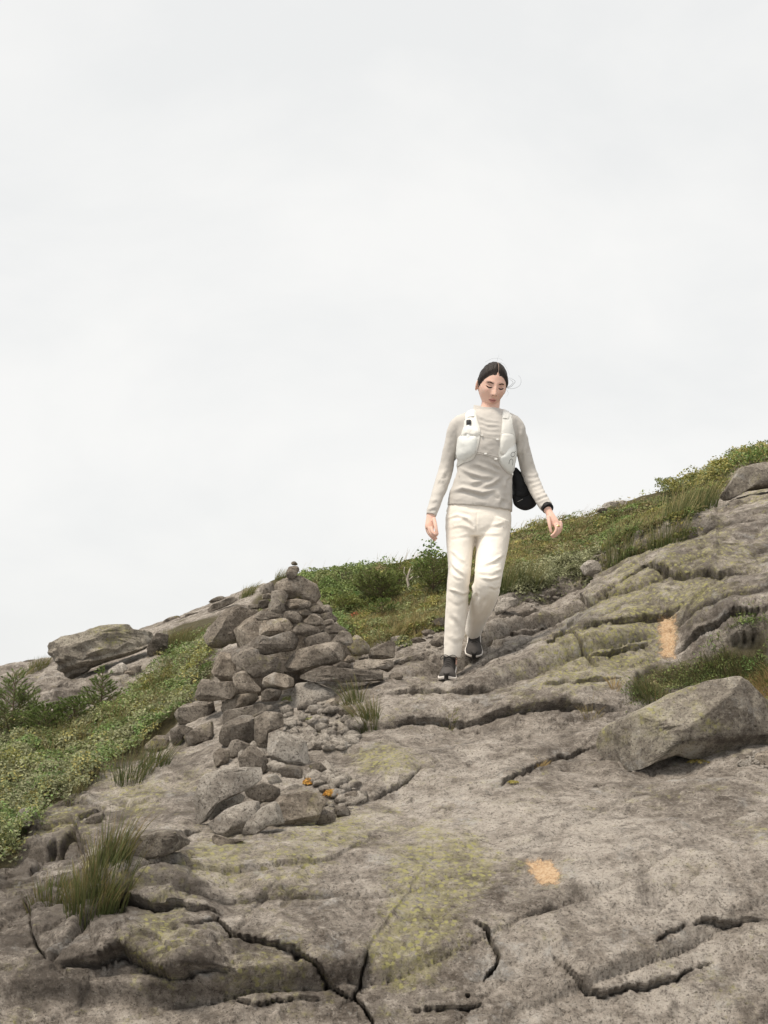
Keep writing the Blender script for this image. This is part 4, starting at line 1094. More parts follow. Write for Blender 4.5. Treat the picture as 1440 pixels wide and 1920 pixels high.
# small orange succulents and green herbs between the stones
def cushion(name, u, v, n, rad, hgt, size, cols, label, cat, seed):
    r = np.random.default_rng(seed)
    c, nr = hit(u, v)
    a = r.uniform(0, 6.283, n); q = rad * np.sqrt(r.random(n))
    dome = np.sqrt(np.maximum(0, 1 - (q / rad) ** 2))
    P = np.stack([np.cos(a) * q, np.sin(a) * q, dome * hgt * (.5 + .5 * r.random(n))], 1)
    N = np.stack([np.cos(a) * q / rad, np.sin(a) * q / rad, dome + .3], 1) + r.normal(size=(n, 3)) * .5
    N /= np.linalg.norm(N, axis=1, keepdims=True)
    cc = pal(cols, r.integers(0, len(cols), n)) * (.7 + .6 * r.random((n, 1)))
    me = leaves_mesh(name, P, N, size * (.6 + .8 * r.random(n)), .55, cc, r)
    o = link(name, me, label=label, cat=cat)
    o.location = c
    return o
ORG = [(0.50,0.24,0.05),(0.55,0.33,0.08),(0.42,0.26,0.07)]
cushion('orange_plant', 583, 1470, 420, .035, .03, .011, ORG, 'small orange plant cushion left of its twin between the stones', 'plant', 61)
cushion('orange_plant', 622, 1492, 420, .037, .028, .011, ORG, 'small orange plant cushion right of its twin between the stones', 'plant', 62)
cushion('green_plant', 757, 1214, 500, .05, .075, .014, GREEN, 'small green plant beside the pale stone right of the cairn', 'plant', 63)
cushion('moss_tuft', 962, 1468, 160, .025, .012, .008, [(0.36,0.30,0.08),(0.28,0.25,0.07)], 'yellow moss in the crack of the middle slab', 'moss', 64)
cushion('moss_patch', 1310, 1430, 220, .05, .015, .009, [(0.26,0.20,0.06),(0.20,0.17,0.05)], 'yellow-brown moss under the lichen boulder', 'moss', 65)
cushion('green_plant', 545, 1315, 260, .05, .03, .011, GREEN, 'low green herb at the top of the rubble', 'plant', 66)
cushion('green_plant', 590, 1352, 220, .05, .025, .010, YEL, 'low yellow-green herb in the middle of the rubble', 'plant', 67)
RED = [(0.40,0.10,0.05),(0.34,0.13,0.06)]
for k, (u, v, rd) in enumerate([(660,1128,.05),(692,1130,.05),(668,1160,.06),(655,1135,.03)]):
    cushion('red_leaf_plant', u, v, 200, rd, .05, .016, RED, ['reddish leaf patch on the heath behind the cairn, upper left', 'reddish leaf patch under the fir on the hill', 'reddish leaf patch lowest on the hill beside the cairn', 'smallest reddish leaf patch on the heath behind the cairn'][k], 'plant', 70 + k)

# firs: crooked dwarf trees; stem, and needles set along every twig
def fir(u, v, hgt, wid, label, seed, cols, nb=34):
    r = np.random.default_rng(seed)
    c, _ = hit(u, v)
    root = link('dwarf_fir', None, label=label, cat='fir', group='dwarf firs on the slope')
    root.location = c
    segs, NP, ND = [], [], []
    def branch(p, d, L, lvl):
        n = max(3, int(L / .014)); q = p.copy(); dd = d / np.linalg.norm(d)
        for k in range(n):
            q2 = q + dd * L / n
            segs.append((q.copy(), q2.copy(), .004 * L / .2 * (1 - k / n) + .0012))
            if lvl > 0 or k > n * .4:
                m = 12
                t = r.random(m)[:, None]
                NP.append(q + (q2 - q) * t); ND.append(np.tile(dd, (m, 1)))
            if lvl < 2 and k > 0 and r.random() < (.80 if lvl == 0 else .55):
                s = 1 if k % 2 else -1
                side = np.cross(dd, [0, 0, 1.0]); side /= np.linalg.norm(side) + 1e-9
                branch(q2, dd * .8 + side * s * .8 + r.normal(size=3) * .12, L * (.55 - .25 * k / n), lvl + 1)
            dd = dd + np.array([0, 0, .06]) + r.normal(size=3) * .05; dd /= np.linalg.norm(dd)
            q = q2
    top = np.array([0.04 * hgt, 0, hgt * .9])
    for k in range(8):
        segs.append((top * k / 8, top * (k + 1) / 8, .010 * (1 - k / 9)))
    for k in range(nb):
        f = (k + .5) / nb
        a = k * 2.4 + r.normal() * .3
        L = wid * .5 * (1.05 - .75 * f) * r.uniform(.75, 1.1)
        branch(top * f, np.array([math.cos(a), math.sin(a), .25 + .5 * f]), L, 0)
    branch(top * .8, np.array([.1, 0, 1.0]), hgt * .3, 0)
    SV, SF = [], []
    for a, b, w in segs:
        d = b - a; s = np.cross(d, [.3, .2, 1.0]); s /= np.linalg.norm(s) + 1e-9; t = np.cross(d, s); t /= np.linalg.norm(t) + 1e-9
        i = len(SV)
        for e, ww in ((a, w), (b, w * .8)):
            for k in range(3):
                th = k * 2.094
                SV.append(e + (s * math.cos(th) + t * math.sin(th)) * ww)
        for k in range(3): SF.append((i + k, i + (k + 1) % 3, i + 3 + (k + 1) % 3, i + 3 + k))
    link('stem', mesh_from('stem', np.array(SV), SF, M['bark']), root)
    P = np.concatenate(NP); Dn = np.concatenate(ND); n = len(P)
    rad = r.normal(size=(n, 3)); rad -= (rad * Dn).sum(1, keepdims=True) * Dn; rad /= np.linalg.norm(rad, axis=1, keepdims=True) + 1e-9
    rad[:, 2] = np.abs(rad[:, 2]) * .8 + .1
    nd = rad * .8 + Dn * .7; nd /= np.linalg.norm(nd, axis=1, keepdims=True)
    L = (.010 + .006 * r.random(n))[:, None]
    s = np.cross(nd, r.normal(size=(n, 3))); s /= np.linalg.norm(s, axis=1, keepdims=True) + 1e-9
    w = .0013
    V = np.stack([P - s * w, P + s * w, P + nd * L], 1).reshape(-1, 3)
    i = np.arange(n)[:, None] * 3
    me = mesh_from('needles', V, i + np.array([0, 1, 2]), M['needle'], shade=False)
    cc = pal(cols, r.integers(0, len(cols), n)) * (.7 + .6 * r.random((n, 1)))
    color_attr(me, np.repeat(cc, 3, 0), 3)
    link('needles', me, root)
    return root
FIRC = [(0.126, 0.186, 0.054), (0.168, 0.228, 0.066), (0.222, 0.276, 0.084), (0.102, 0.15, 0.05)]
FIRY = [(0.16,0.21,0.06),(0.22,0.26,0.07),(0.27,0.28,0.08)]
fir(188, 1334, .24, .27, 'dark dwarf fir below the leaning rock on the left', 81, FIRC)
fir(138, 1354, .13, .26, 'low spreading dwarf fir left of the dark one on the heath', 82, FIRC)
fir(20, 1388, .38, .46, 'dwarf fir at the left edge of the picture', 83, FIRC, 26)
fir(85, 1374, .15, .28, 'low dwarf fir right of the one at the left picture edge', 84, FIRC)
fir(108, 1362, .08, .16, 'tiny yellowish dwarf fir on the heath by the left rock', 85, FIRY, 14)
fir(712, 1132, .20, .46, 'bright green dwarf fir on the hill between cairn and hiker', 86, FIRY + FIRC, 30)
fir(812, 1112, .26, .42, 'dense green dwarf fir beside the straight leg of the hiker', 87, FIRC + FIRY, 30)
fir(748, 1108, .22, .26, 'yellow-green dwarf fir beside the dead snag on the hill', 88, FIRY, 18)
fir(650, 1150, .09, .30, 'flat green dwarf fir just behind the right edge of the cairn', 89, FIRY, 20)
fir(715, 1160, .12, .26, 'dark low dwarf fir below the bright green one on the hill', 90, FIRC, 18)

# leafy shrub whose shoots stand against the sky, and the dead snag
def tube_mesh(name, paths, mat, sides=5):
    V, Fc = [], []
    for pts, rad in paths:
        pts = [np.array(p, float) for p in pts]
        base = len(V)
        for k, p in enumerate(pts):
            d = pts[min(k + 1, len(pts) - 1)] - pts[max(k - 1, 0)]
            d = d / (np.linalg.norm(d) + 1e-9)
            s = np.cross(d, [0.31, 0.9, 0.27]); s /= np.linalg.norm(s) + 1e-9
            t = np.cross(d, s)
            rr = rad[k] if hasattr(rad, '__len__') else rad
            for j in range(sides):
                a = 6.2832 * j / sides
                V.append(p + (s * math.cos(a) + t * math.sin(a)) * rr)
        for k in range(len(pts) - 1):
            for j in range(sides):
                j2 = (j + 1) % sides
                Fc.append((base + k * sides + j, base + k * sides + j2, base + (k + 1) * sides + j2, base + (k + 1) * sides + j))
        Fc.append(tuple(base + j for j in range(sides))[::-1])
        Fc.append(tuple(base + (len(pts) - 1) * sides + j for j in range(sides)))
    return mesh_from(name, np.array(V), Fc, M[mat] if isinstance(mat, str) else mat)

def leafy_shrub(u, v, shoots, label, seed):
    r = np.random.default_rng(seed)
    c, _ = hit(u, v)
    root = link('leafy_shrub', None, label=label, cat='shrub')
    root.location = c
    paths, LP = [], []
    for dx, hh in shoots:
        pts = [(dx * t + .01 * math.sin(t * 5), .02 * math.sin(3 * t), hh * t) for t in np.linspace(0, 1, 8)]
        paths.append((pts, [.004 * (1 - .7 * k / 7) for k in range(8)]))
        for k in range(int(hh * 260)):
            t = r.uniform(.35, 1.02)
            LP.append((dx * t + r.normal() * .03, r.normal() * .03, hh * t + r.normal() * .015))
    link('stem', tube_mesh('stem', paths, 'bark'), root)
    P = np.array(LP); n = len(P)
    N = r.normal(size=(n, 3)) + [0, -.6, .6]; N /= np.linalg.norm(N, axis=1, keepdims=True)
    cc = pal([(0.15,0.22,0.06),(0.20,0.25,0.075),(0.12,0.19,0.05)], r.integers(0, 3, n)) * (.7 + .6 * r.random((n, 1)))
    link('foliage', leaves_mesh('foliage', P, N, .028 * (.7 + .6 * r.random(n)), .6, cc, r), root)
leafy_shrub(805, 1075, [(-.10,.13),(-.05,.17),(0,.20),(.03,.29),(.07,.18),(.12,.17),(-.14,.10)], 'leafy green shrub with a shoot against the sky left of the hiker', 91)
leafy_shrub(1405, 880, [(-.1,.14),(0,.20),(.06,.22),(.12,.18),(.2,.2),(-.2,.12)], 'leafy shrub on the skyline at the right picture edge', 92)
sg, _ = hit(765, 1112)
snag = link('dead_snag', tube_mesh('dead_snag', [([(0,0,-.02),(.005,0,.05),(-.006,0,.10),(.008,0,.15),(.02,0,.19)], [.012,.010,.009,.006,.003]),
   ([(.004,0,.09),(.04,-.01,.12),(.07,-.01,.11),(.085,0,.13)], [.006,.005,.003,.002]), ([(-.004,0,.11),(-.03,.01,.15),(-.025,.01,.19)], [.005,.003,.002]), ([(.006,0,.14),(.035,0,.17),(.03,0,.2)], [.004,.003,.002])], 'deadwood'),
   label='bleached dead snag among the firs on the hill', cat='snag')
snag.location = sg

# ------------------------------------------------------------------ the hiker
PX = 7.55 / F                                   # metres per photograph pixel at her distance
BASE = at(846, 1284, 7.46)
def fabric(name, color, bump=0.0006, scale=900.0, rough=0.85, sheen=0.15, wr=0.004):
    t = NT(name)
    vec = t.add('ShaderNodeTexCoord').outputs['Object']
    n1 = t.noise(vec, 14.0, 4, 0.6)
    c = t.mix(n1, tuple(x * 0.93 for x in color), tuple(min(1, x * 1.05) for x in color))
    c = t.mix(t.ramp(t.noise(vec, 320.0, 2, 0.6), [(0.35, 0.0), (0.65, 0.30)]), c, tuple(x * 0.86 for x in color))
    t.lk(c, t.b.inputs['Base Color'])
    t.b.inputs['Roughness'].default_value = rough
    t.b.inputs['Sheen Weight'].default_value = sheen
    n = t.bump(t.noise(vec, 22.0, 4, 0.6, 0.8), 0.35, wr * 2)
    n = t.bump(t.noise(vec, scale, 2, 0.5), 0.3, bump, n)
    t.lk(n, t.b.inputs['Normal'])
    return t.m
M['shirt'] = fabric('heather_knit', (0.545, 0.515, 0.475))
M['trousers'] = fabric('cream_cotton', (0.85, 0.795, 0.715), wr=.003)
M['vest'] = fabric('white_ripstop', (0.83, 0.815, 0.765), rough=.6, sheen=.05)
M['pocket'] = fabric('white_mesh_pocket', (0.76, 0.77, 0.74), rough=.5, sheen=.05)
M['black_cloth'] = fabric('black_nylon', (0.010, 0.010, 0.011), rough=.65, sheen=.02)
M['shoe'] = fabric('dark_knit', (0.040, 0.036, 0.034), rough=.8, sheen=0)
M['shoe_toe'] = fabric('grey_knit', (0.080, 0.072, 0.067), rough=.8, sheen=0)
M['sock'] = fabric('black_sock', (0.010, 0.010, 0.010), sheen=0)
M['sole'] = plain('white_foam', (0.80, 0.75, 0.69), .6)
M['rubber'] = plain('black_rubber', (0.025, 0.022, 0.020), .7)
M['binding'] = plain('grey_binding', (0.66, 0.645, 0.61), .7)
M['cord'] = plain('grey_cord', (0.55, 0.53, 0.50), .7)
M['buckle'] = plain('white_plastic', (0.85, 0.84, 0.80), .35, .5)
M['print'] = plain('grey_print', (0.16, 0.16, 0.155), .6)
M['gold'] = plain('gold_ring', (0.75, 0.52, 0.22), .3, .5, Metallic=1.0)
M['brow'] = plain('brow_hair', (0.060, 0.036, 0.026), .8)
M['lash'] = plain('lash_line', (0.030, 0.018, 0.015), .8)
M['lid'] = plain('eyelid_skin', (0.52, 0.32, 0.25), .55)
M['lip'] = plain('lip_skin', (0.56, 0.27, 0.235), .45, .4)
M['mouth'] = plain('mouth_line', (0.24, 0.09, 0.08), .6)
M['black_plastic'] = plain('black_plastic', (0.03, 0.03, 0.03), .4, .5)
def skin_material():
    t = NT('skin')
    vec = t.add('ShaderNodeTexCoord').outputs['Object']
    c = t.mix(t.noise(vec, 18.0, 4, .6), (0.66, 0.420, 0.330), (0.76, 0.510, 0.415))
    t.lk(c, t.b.inputs['Base Color'])
    t.b.inputs['Roughness'].default_value = .5
    t.b.inputs['Subsurface Weight'].default_value = .12
    t.b.inputs['Subsurface Radius'].default_value = (.012, .005, .003)
    t.b.inputs['Subsurface Scale'].default_value = .6
    t.lk(t.bump(t.noise(vec, 260.0, 3, .6), .25, .001), t.b.inputs['Normal'])
    return t.m
M['skin'] = skin_material()
def hair_material():
    t = NT('dark_hair')
    vec = t.add('ShaderNodeTexCoord').outputs['Object']
    mp = t.add('ShaderNodeMapping'); t.lk(vec, mp.inputs['Vector'])
    mp.inputs['Scale'].default_value = (28, 120, 40)
    n = t.noise(mp.outputs[0], 4.0, 4, .7)
    c = t.mix(n, (0.008, 0.0055, 0.004), (0.030, 0.020, 0.015))
    t.lk(c, t.b.inputs['Base Color'])
    t.b.inputs['Roughness'].default_value = .5
    t.b.inputs['Specular IOR Level'].default_value = .25
    t.lk(t.bump(n, .6, .004), t.b.inputs['Normal'])
    return t.m
M['hair'] = hair_material()

def cr_interp(A, k):
    """Catmull-Rom through the rows of A, k steps per span"""
    A = np.array(A, float); n = len(A); out = []
    for i in range(n - 1):
        p0, p1, p2, p3 = A[max(i - 1, 0)], A[i], A[i + 1], A[min(i + 2, n - 1)]
        for j in range(k):
            t = j / k
            out.append(0.5 * ((2 * p1) + (-p0 + p2) * t + (2 * p0 - 5 * p1 + 4 * p2 - p3) * t * t + (-p0 + 3 * p1 - 3 * p2 + p3) * t ** 3))
    out.append(A[-1])
    return np.array(out)

def loft(rows, k=5, seg=28, flat=False, cap=True, power=1.0):
    """rows: (u, v, d, half-width px, half-depth m[, shear]) -> verts, faces in world space.
    flat=True keeps the rings level (torso), otherwise they stand square to the path"""
    rows = [tuple(r) + ((0.0,) if len(r) == 5 else ()) for r in rows]
    R = cr_interp(rows, k)
    C = np.array([tuple(at(r[0], r[1], r[2])) for r in R])
    V, Fc = [], []
    for i in range(len(R)):
        if flat:
            xa, ya, za = np.array([1., 0, R[i, 5]]), np.array([0, 1., 0]), np.array([0, 0, 1.])
        else:
            T = C[min(i + 1, len(C) - 1)] - C[max(i - 1, 0)]; T /= np.linalg.norm(T)
            fw = np.array([0, 1., 0]); fw = fw - T * (fw @ T)
            if np.linalg.norm(fw) < .2: fw = np.array([0, 0, 1.]) - T * T[2]
            fw /= np.linalg.norm(fw)
            xa = np.cross(fw, T); ya = fw
        a = np.linspace(0, 2 * math.pi, seg, endpoint=False)
        ca, sa = np.cos(a), np.sin(a)
        if power != 1: ca, sa = np.sign(ca) * np.abs(ca) ** power, np.sign(sa) * np.abs(sa) ** power
        rx = R[i, 3] * R[i, 2] / F
        V.append(C[i] + np.outer(ca * rx, xa) + np.outer(sa * R[i, 4], ya))
    V = np.concatenate(V)
    for i in range(len(R) - 1):
        for j in range(seg):
            j2 = (j + 1) % seg
            Fc.append((i * seg + j, i * seg + j2, (i + 1) * seg + j2, (i + 1) * seg + j))
    if cap:
        Fc.append(tuple(range(seg))[::-1]); Fc.append(tuple((len(R) - 1) * seg + j for j in range(seg)))
    return V, Fc

def join(parts):
    V, Fc, b = [], [], 0
    for v, f in parts:
        V.append(np.asarray(v)); Fc += [tuple(int(i) + b for i in q) for q in f]; b += len(v)
    return np.concatenate(V), Fc

def ellipsoid(c, r, sub=3, rot=None):
    v, f = ico(sub)
    p = v * np.array(r)
    if rot is not None: p = p @ np.array(rot).T
    return p + np.array(c), [tuple(q) for q in f]

def remeshed(name, V, Fc, voxel, iters, mat):
    """one continuous skin over overlapping volumes"""
    bm_me = mesh_from(name + '_tmp', V, Fc)
    b = bmesh.new(); b.from_mesh(bm_me); bmesh.ops.recalc_face_normals(b, faces=b.faces); b.to_mesh(bm_me); b.free()
    o = bpy.data.objects.new(name + '_tmp', bm_me); COL.objects.link(o)
    m = o.modifiers.new('r', 'REMESH'); m.mode = 'VOXEL'; m.voxel_size = voxel
    if iters:
        s = o.modifiers.new('s', 'SMOOTH'); s.iterations = iters; s.factor = .5
    dg = bpy.context.evaluated_depsgraph_get()
    me = bpy.data.meshes.new_from_object(o.evaluated_get(dg))
    me.name = name
    bpy.data.objects.remove(o); bpy.data.meshes.remove(bm_me)
    me.materials.clear(); me.materials.append(mat)
    me.polygons.foreach_set('use_smooth', np.ones(len(me.polygons), bool))
    return me

def bvh_of(me):
    return BVHTree.FromPolygons([v.co.copy() for v in me.vertices], [tuple(p.vertices) for p in me.polygons])

def set_verts(me, V):
    me.vertices.foreach_set('co', np.asarray(V, np.float32).ravel()); me.update()

def folds(me, lines, extra=None):
    """push ridges and valleys of cloth along pixel lines: (polyline, amplitude m, width px)"""
    V = verts_of(me); N = normals_of(me)
    U_, V_ = to_px(V)
    D = np.zeros(len(V))
    for poly, amp, w in lines:
        d, s, fr = seg_dist(U_, V_, poly)
        tp = np.clip(np.minimum(fr, 1 - fr) * 4 + .15, 0, 1) * np.clip(.55 + .75 * noise3(V, 17.0, int(abs(amp) * 1e4 + w * 10 + poly[0][0]) % 91), .1, 1.2)
        sd_ = d * s
        D += amp * tp * (np.exp(-(sd_ / w) ** 2) - .7 * np.exp(-((sd_ + 1.7 * w) / (w * 1.1)) ** 2))
    if extra is not None: D += extra(V, N, U_, V_)
    set_verts(me, V + N * D[:, None])

person = link('person', None, label='hiker in grey long-sleeved top and cream trousers walking down the rock, looking down', cat='person')
person.location = BASE
def part(name, me, parent=None, label=None):
    V = verts_of(me) - np.array(BASE)
    set_verts(me, V)
    return link(name, me, parent or person, label)

# --- head shape in its own axes: x to picture right, -y forward, z up
def head_shape():
    nu, nv = 120, 90
    V, Fc = [], []
    for i in range(nv + 1):
        th = math.pi * i / nv
        for j in range(nu):
            ph = 2 * math.pi * j / nu
            V.append((math.sin(th) * math.cos(ph), math.sin(th) * math.sin(ph), math.cos(th)))
    for i in range(nv):
        for j in range(nu):
            j2 = (j + 1) % nu
            Fc.append((i * nu + j, (i + 1) * nu + j, (i + 1) * nu + j2, i * nu + j2))
    return np.array(V), Fc
def sculpt(n):
    p = n * np.array([.0735, .094, .120])
    x, y, z = p[:, 0].copy(), p[:, 1].copy(), p[:, 2].copy()
    s = np.clip((-z - .005) / .113, 0, 1)
    x *= 1 - .50 * s ** 1.7
    y = np.where(y > 0, y * (1 - .45 * s), y * (1 + .03 * s))
    front = smooth(.0, -.05, y)
    ax = np.abs(x)
    g = lambda a, c, w: np.exp(-((a - c) / w) ** 2)
    dy = np.zeros(len(x))
    A = np.where(z > -.030, .005 + .025 * np.clip((.026 - z) / .052, 0, 1) ** 1.2, .030 * np.clip((z + .041) / .011, 0, 1))
    A *= smooth(.040, .020, z)
    w = np.where(z > -.010, .0085, .012)
    dy -= A * np.exp(-(x / w) ** 2)
    dy -= .006 * g(ax, .013, .006) * g(z, -.030, .007)
    dy += .0125 * g(ax, .031, .015) * g(z, .013, .011)
    dy -= .0040 * g(ax, .031, .010) * g(z, .008, .007)
    dy -= .0035 * g(z, .032, .009) * g(ax, .026, .022)
    dy -= .0050 * g(ax, .046, .017) * g(z, -.016, .018)
    dy += .0035 * g(ax, .045, .014) * g(z, -.058, .022)
    dy -= .0055 * g(x, 0, .021) * (g(z, -.0555, .0055) + 1.1 * g(z, -.069, .007))
    dy += .0035 * g(x, 0, .022) * g(z, -.0625, .003)
    dy += .0045 * g(x, 0, .020) * g(z, -.084, .007)
    dy -= .0105 * g(x, 0, .024) * g(z, -.103, .016)
    y = y + dy * front
    z = np.where(z < 0, z * 1.05, z)
    return np.stack([x, y, z], 1)
hn, hf = head_shape()
HEAD = sculpt(hn)
HROT = Matrix.Rotation(math.radians(7), 3, 'Y') @ Matrix.Rotation(math.radians(10), 3, 'Z') @ Matrix.Rotation(math.radians(20), 3, 'X')
HC = np.array(tuple(at(922.5, 723.5, 7.56)))
HS = 1.02
HR = np.array(HROT)
def to_head(P): return (np.asarray(P) * HS) @ HR.T + HC

# --- body: head, neck, trunk, arms, hands and legs as one skin
def finger(pts, r0, r1):
    n = len(pts)
    return loft([(u, v, d, r0 + (r1 - r0) * i / (n - 1), (r0 + (r1 - r0) * i / (n - 1)) * PX) for i, (u, v, d) in enumerate(pts)], k=5, seg=12)
def tipball(p, r):
    return ellipsoid(at(*p), (r * PX,) * 3, 2)
parts = [(to_head(HEAD), hf)]
for s in (-1, 1):                                                # ears
    e, f = ellipsoid((0, 0, 0), (.0075, .017, .031), 3)
    e[:, 0] += .006 * np.clip(e[:, 1] / .015, -1, 1)
    e += np.array([s * .0745, .012, -.006]) if s > 0 else np.array([-.0795, .008, -.010])
    e = e if s > 0 else np.stack([e[:, 0], e[:, 1], e[:, 2]], 1)
    parts.append((to_head(e), f))
parts.append(loft([(916, 792, 7.57, 24, .058), (917, 776, 7.575, 19, .053), (920, 757, 7.585, 17.5, .052), (922, 735, 7.60, 18, .055)]))
parts.append(loft([(914, 778, 7.575, 30, .05), (912, 795, 7.58, 54, .075), (911, 830, 7.58, 48, .09), (908, 880, 7.58, 45, .08), (901, 940, 7.60, 50, .08), (897, 985, 7.60, 52, .085)], flat=True))
parts.append(loft([(860, 797, 7.575, 12, .036), (845, 840, 7.60, 9, .027), (836, 885, 7.62, 9, .027), (818, 935, 7.54, 8, .024), (809, 962, 7.50, 8.2, .021)], k=6))
parts.append(loft([(966, 797, 7.575, 12, .036), (981, 840, 7.62, 9, .027), (990, 885, 7.65, 9.5, .027), (1012, 932, 7.55, 8, .024), (1027, 957, 7.48, 7.6, .021)], k=6))
parts.append(loft([(872, 985, 7.60, 22, .07), (862, 1085, 7.50, 14, .05), (850, 1200, 7.55, 10, .035), (848, 1246, 7.565, 9, .03)]))
parts.append(loft([(922, 985, 7.60, 23, .07), (914, 1090, 7.46, 15, .05), (897, 1150, 7.68, 11, .04), (892, 1178, 7.82, 9, .03)]))
# her right hand (picture left)
parts.append(loft([(809, 958, 7.505, 8.2, .020), (808, 967, 7.495, 8.4, .017), (807.5, 977, 7.485, 9.4, .0155), (806, 986, 7.475, 9.2, .0145), (805, 992, 7.47, 7.5, .012)], k=5, seg=20))
FL = [[(800.5, 986, 7.485), (803, 997, 7.475), (808.5, 1006, 7.468), (815.5, 1012.5, 7.466)],
      [(804, 988, 7.468), (807, 998, 7.455), (811.5, 1004.5, 7.448), (818, 1009.5, 7.446)],
      [(808.5, 988, 7.452), (811, 997, 7.436), (814.5, 1001.5, 7.430), (818.5, 1004.0, 7.430)],
      [(799.5, 984, 7.503), (801, 994, 7.500), (805, 1002, 7.497), (811, 1008, 7.495)]]
for p in FL: parts += [finger(p, 3.3, 2.5), tipball(p[-1], 2.6)]
th = [(813, 972, 7.462), (816, 983, 7.440), (817.8, 992, 7.428), (820, 1001, 7.424)]
parts += [finger(th, 4.2, 2.8), tipball(th[-1], 2.9)]
# her left hand (picture right)
parts.append(loft([(1026, 953, 7.49, 7.6, .020), (1030, 962, 7.475, 7.2, .0175), (1034, 970, 7.46, 8.2, .0155), (1039, 978, 7.45, 8.8, .0145), (1043, 984, 7.445, 7.5, .012)], k=5, seg=20))
FR = [[(1040, 982, 7.428), (1043, 991, 7.415), (1040, 999, 7.412), (1034, 1004.5, 7.414)],
      [(1044, 981, 7.442), (1047.5, 990, 7.430), (1044, 1000, 7.426), (1036.5, 1007.5, 7.428)],
      [(1047.5, 979, 7.456), (1051, 988, 7.446), (1048, 998, 7.444), (1041, 1006, 7.446)],
      [(1050, 977, 7.470), (1052.5, 985, 7.464), (1051, 994, 7.462), (1046.5, 1001, 7.464)]]
for p in FR: parts += [finger(p, 3.2, 2.4), tipball(p[-1], 2.5)]
tr = [(1027.5, 968, 7.445), (1029.5, 979, 7.428), (1031, 988, 7.420), (1033, 996.5, 7.418)]
parts += [finger(tr, 4.0, 2.7), tipball(tr[-1], 2.8)]
bv, bf = join(parts)
body_me = remeshed('body', bv, bf, .0036, 2, M['skin'])
HEADB = bvh_of(body_me)
part('body', body_me)

def face_patch(name, outline, mat, lift=.0012, rows=4, parent=None):
    """a thin shape laid on the face; outline in head axes (x, z)"""
    o = np.array(outline, float)
    o = np.array(cr_interp(np.vstack([o, o[:1]]), 3))[:-1]
    c = o.mean(0); n = len(o)
    V, Fc = [], []
    for k in range(rows + 1):
        t = 1 - k / rows
        for q in o:
            x, z = c + (q - c) * t
            P_ = Vector(to_head(np.array([[x, -.20, z]]))[0]); dr = Vector(HR @ np.array([0, 1.0, 0]))
            l, nr, i_, d_ = HEADB.ray_cast(P_, dr, .3)
            if l is None: l = P_ + dr * .11; nr = -dr
            V.append(np.array(l) + np.array(nr) * (lift * (1 if k else .2)))
    for k in range(rows):
        for j in range(n):
            j2 = (j + 1) % n
            Fc.append((k * n + j, k * n + j2, (k + 1) * n + j2, (k + 1) * n + j))
    return part(name, mesh_from(name, np.array(V), Fc, M[mat]), parent)
for s in (-1, 1):
    face_patch('eyebrow', [(s * .012, .0240), (s * .020, .0285), (s * .034, .0318), (s * .050, .0240), (s * .034, .0272), (s * .020, .0228)], 'brow', .0022)
    face_patch('eyelid', [(s * .016, .007), (s * .024, .014), (s * .036, .0145), (s * .046, .007), (s * .036, .0015), (s * .024, .001)], 'lid', .0012)
    face_patch('eyelash', [(s * .015, .0050), (s * .024, .0030), (s * .036, .0034), (s * .050, .0068), (s * .038, -.0024), (s * .024, -.0024)], 'lash', .0026)
face_patch('upper_lip', [(-.023, -.0625), (-.012, -.0570), (-.004, -.0540), (0, -.0552), (.004, -.0540), (.012, -.0570), (.023, -.0625), (.010, -.0630), (0, -.0632), (-.010, -.0630)], 'lip', .0016)
face_patch('lower_lip', [(-.022, -.0630), (-.010, -.0650), (0, -.0648), (.010, -.0650), (.022, -.0630), (.013, -.0725), (0, -.0765), (-.013, -.0725)], 'lip', .0020)
face_patch('mouth_line', [(-.024, -.0620), (-.010, -.0628), (0, -.0635), (.010, -.0628), (.024, -.0620), (.010, -.0658), (0, -.0662), (-.010, -.0658)], 'mouth', .0030, 2)
for s in (-1, 1):
    face_patch('nostril', [(s * .004, -.0345), (s * .009, -.0330), (s * .013, -.0345), (s * .009, -.0375)], 'mouth', .0016, 2)

# --- hair: a cap with a parting, gathered low at the back
def hairline(ph):
    return np.interp(ph, np.radians([0, 18, 35, 52, 66, 80, 95, 120, 180]), [.074, .072, .062, .040, .012, -.012, -.010, -.050, -.075])
ph = np.arctan2(np.abs(hn[:, 0]), -hn[:, 1])
hs = hn * np.array([.0735, .094, .120])
sB = np.clip((-hs[:, 2] - .005) / .113, 0, 1)
hs[:, 0] *= 1 - .30 * sB ** 1.6
over = hs[:, 2] - hairline(ph)
lift = .0005 + .0085 * smooth(.0, .030, over)
lift -= .0040 * np.exp(-((hs[:, 0] - .004) / .0045) ** 2) * smooth(.03, -.02, hs[:, 1]) * (hs[:, 2] > 0)
H1 = hs + hn * lift[:, None] + hn * (0.0012 * np.sin(hs[:, 0] * 420 + 2 * np.sin(hs[:, 1] * 60)))[:, None] * smooth(.005, .03, over)[:, None]
keep = over > -.006
hf2 = [q for q in hf if all(keep[i] for i in q)]
hair_me = mesh_from('hair', to_head(H1), hf2, M['hair'])
b = bmesh.new(); b.from_mesh(hair_me)
bmesh.ops.delete(b, geom=[v for v in b.verts if not v.link_faces], context='VERTS')
b.to_mesh(hair_me); b.free()
hair = part('hair', hair_me)
bun = mesh_from('bun', *ellipsoid(to_head(np.array([[.022, .098, -.045]]))[0], (.034, .030, .030), 3), M['hair'])
part('bun', bun, hair)
pv = []
for t in np.linspace(0, 1, 14):
    a_ = math.radians(50 - 62 * t)                               # along the midline from the forehead back over the crown
    pv.append(to_head(np.array([[.004, -math.cos(a_) * .094 * 1.075 if True else 0, math.sin(math.radians(52 + 62 * t)) * .120 * 1.06]]))[0])
PT = []
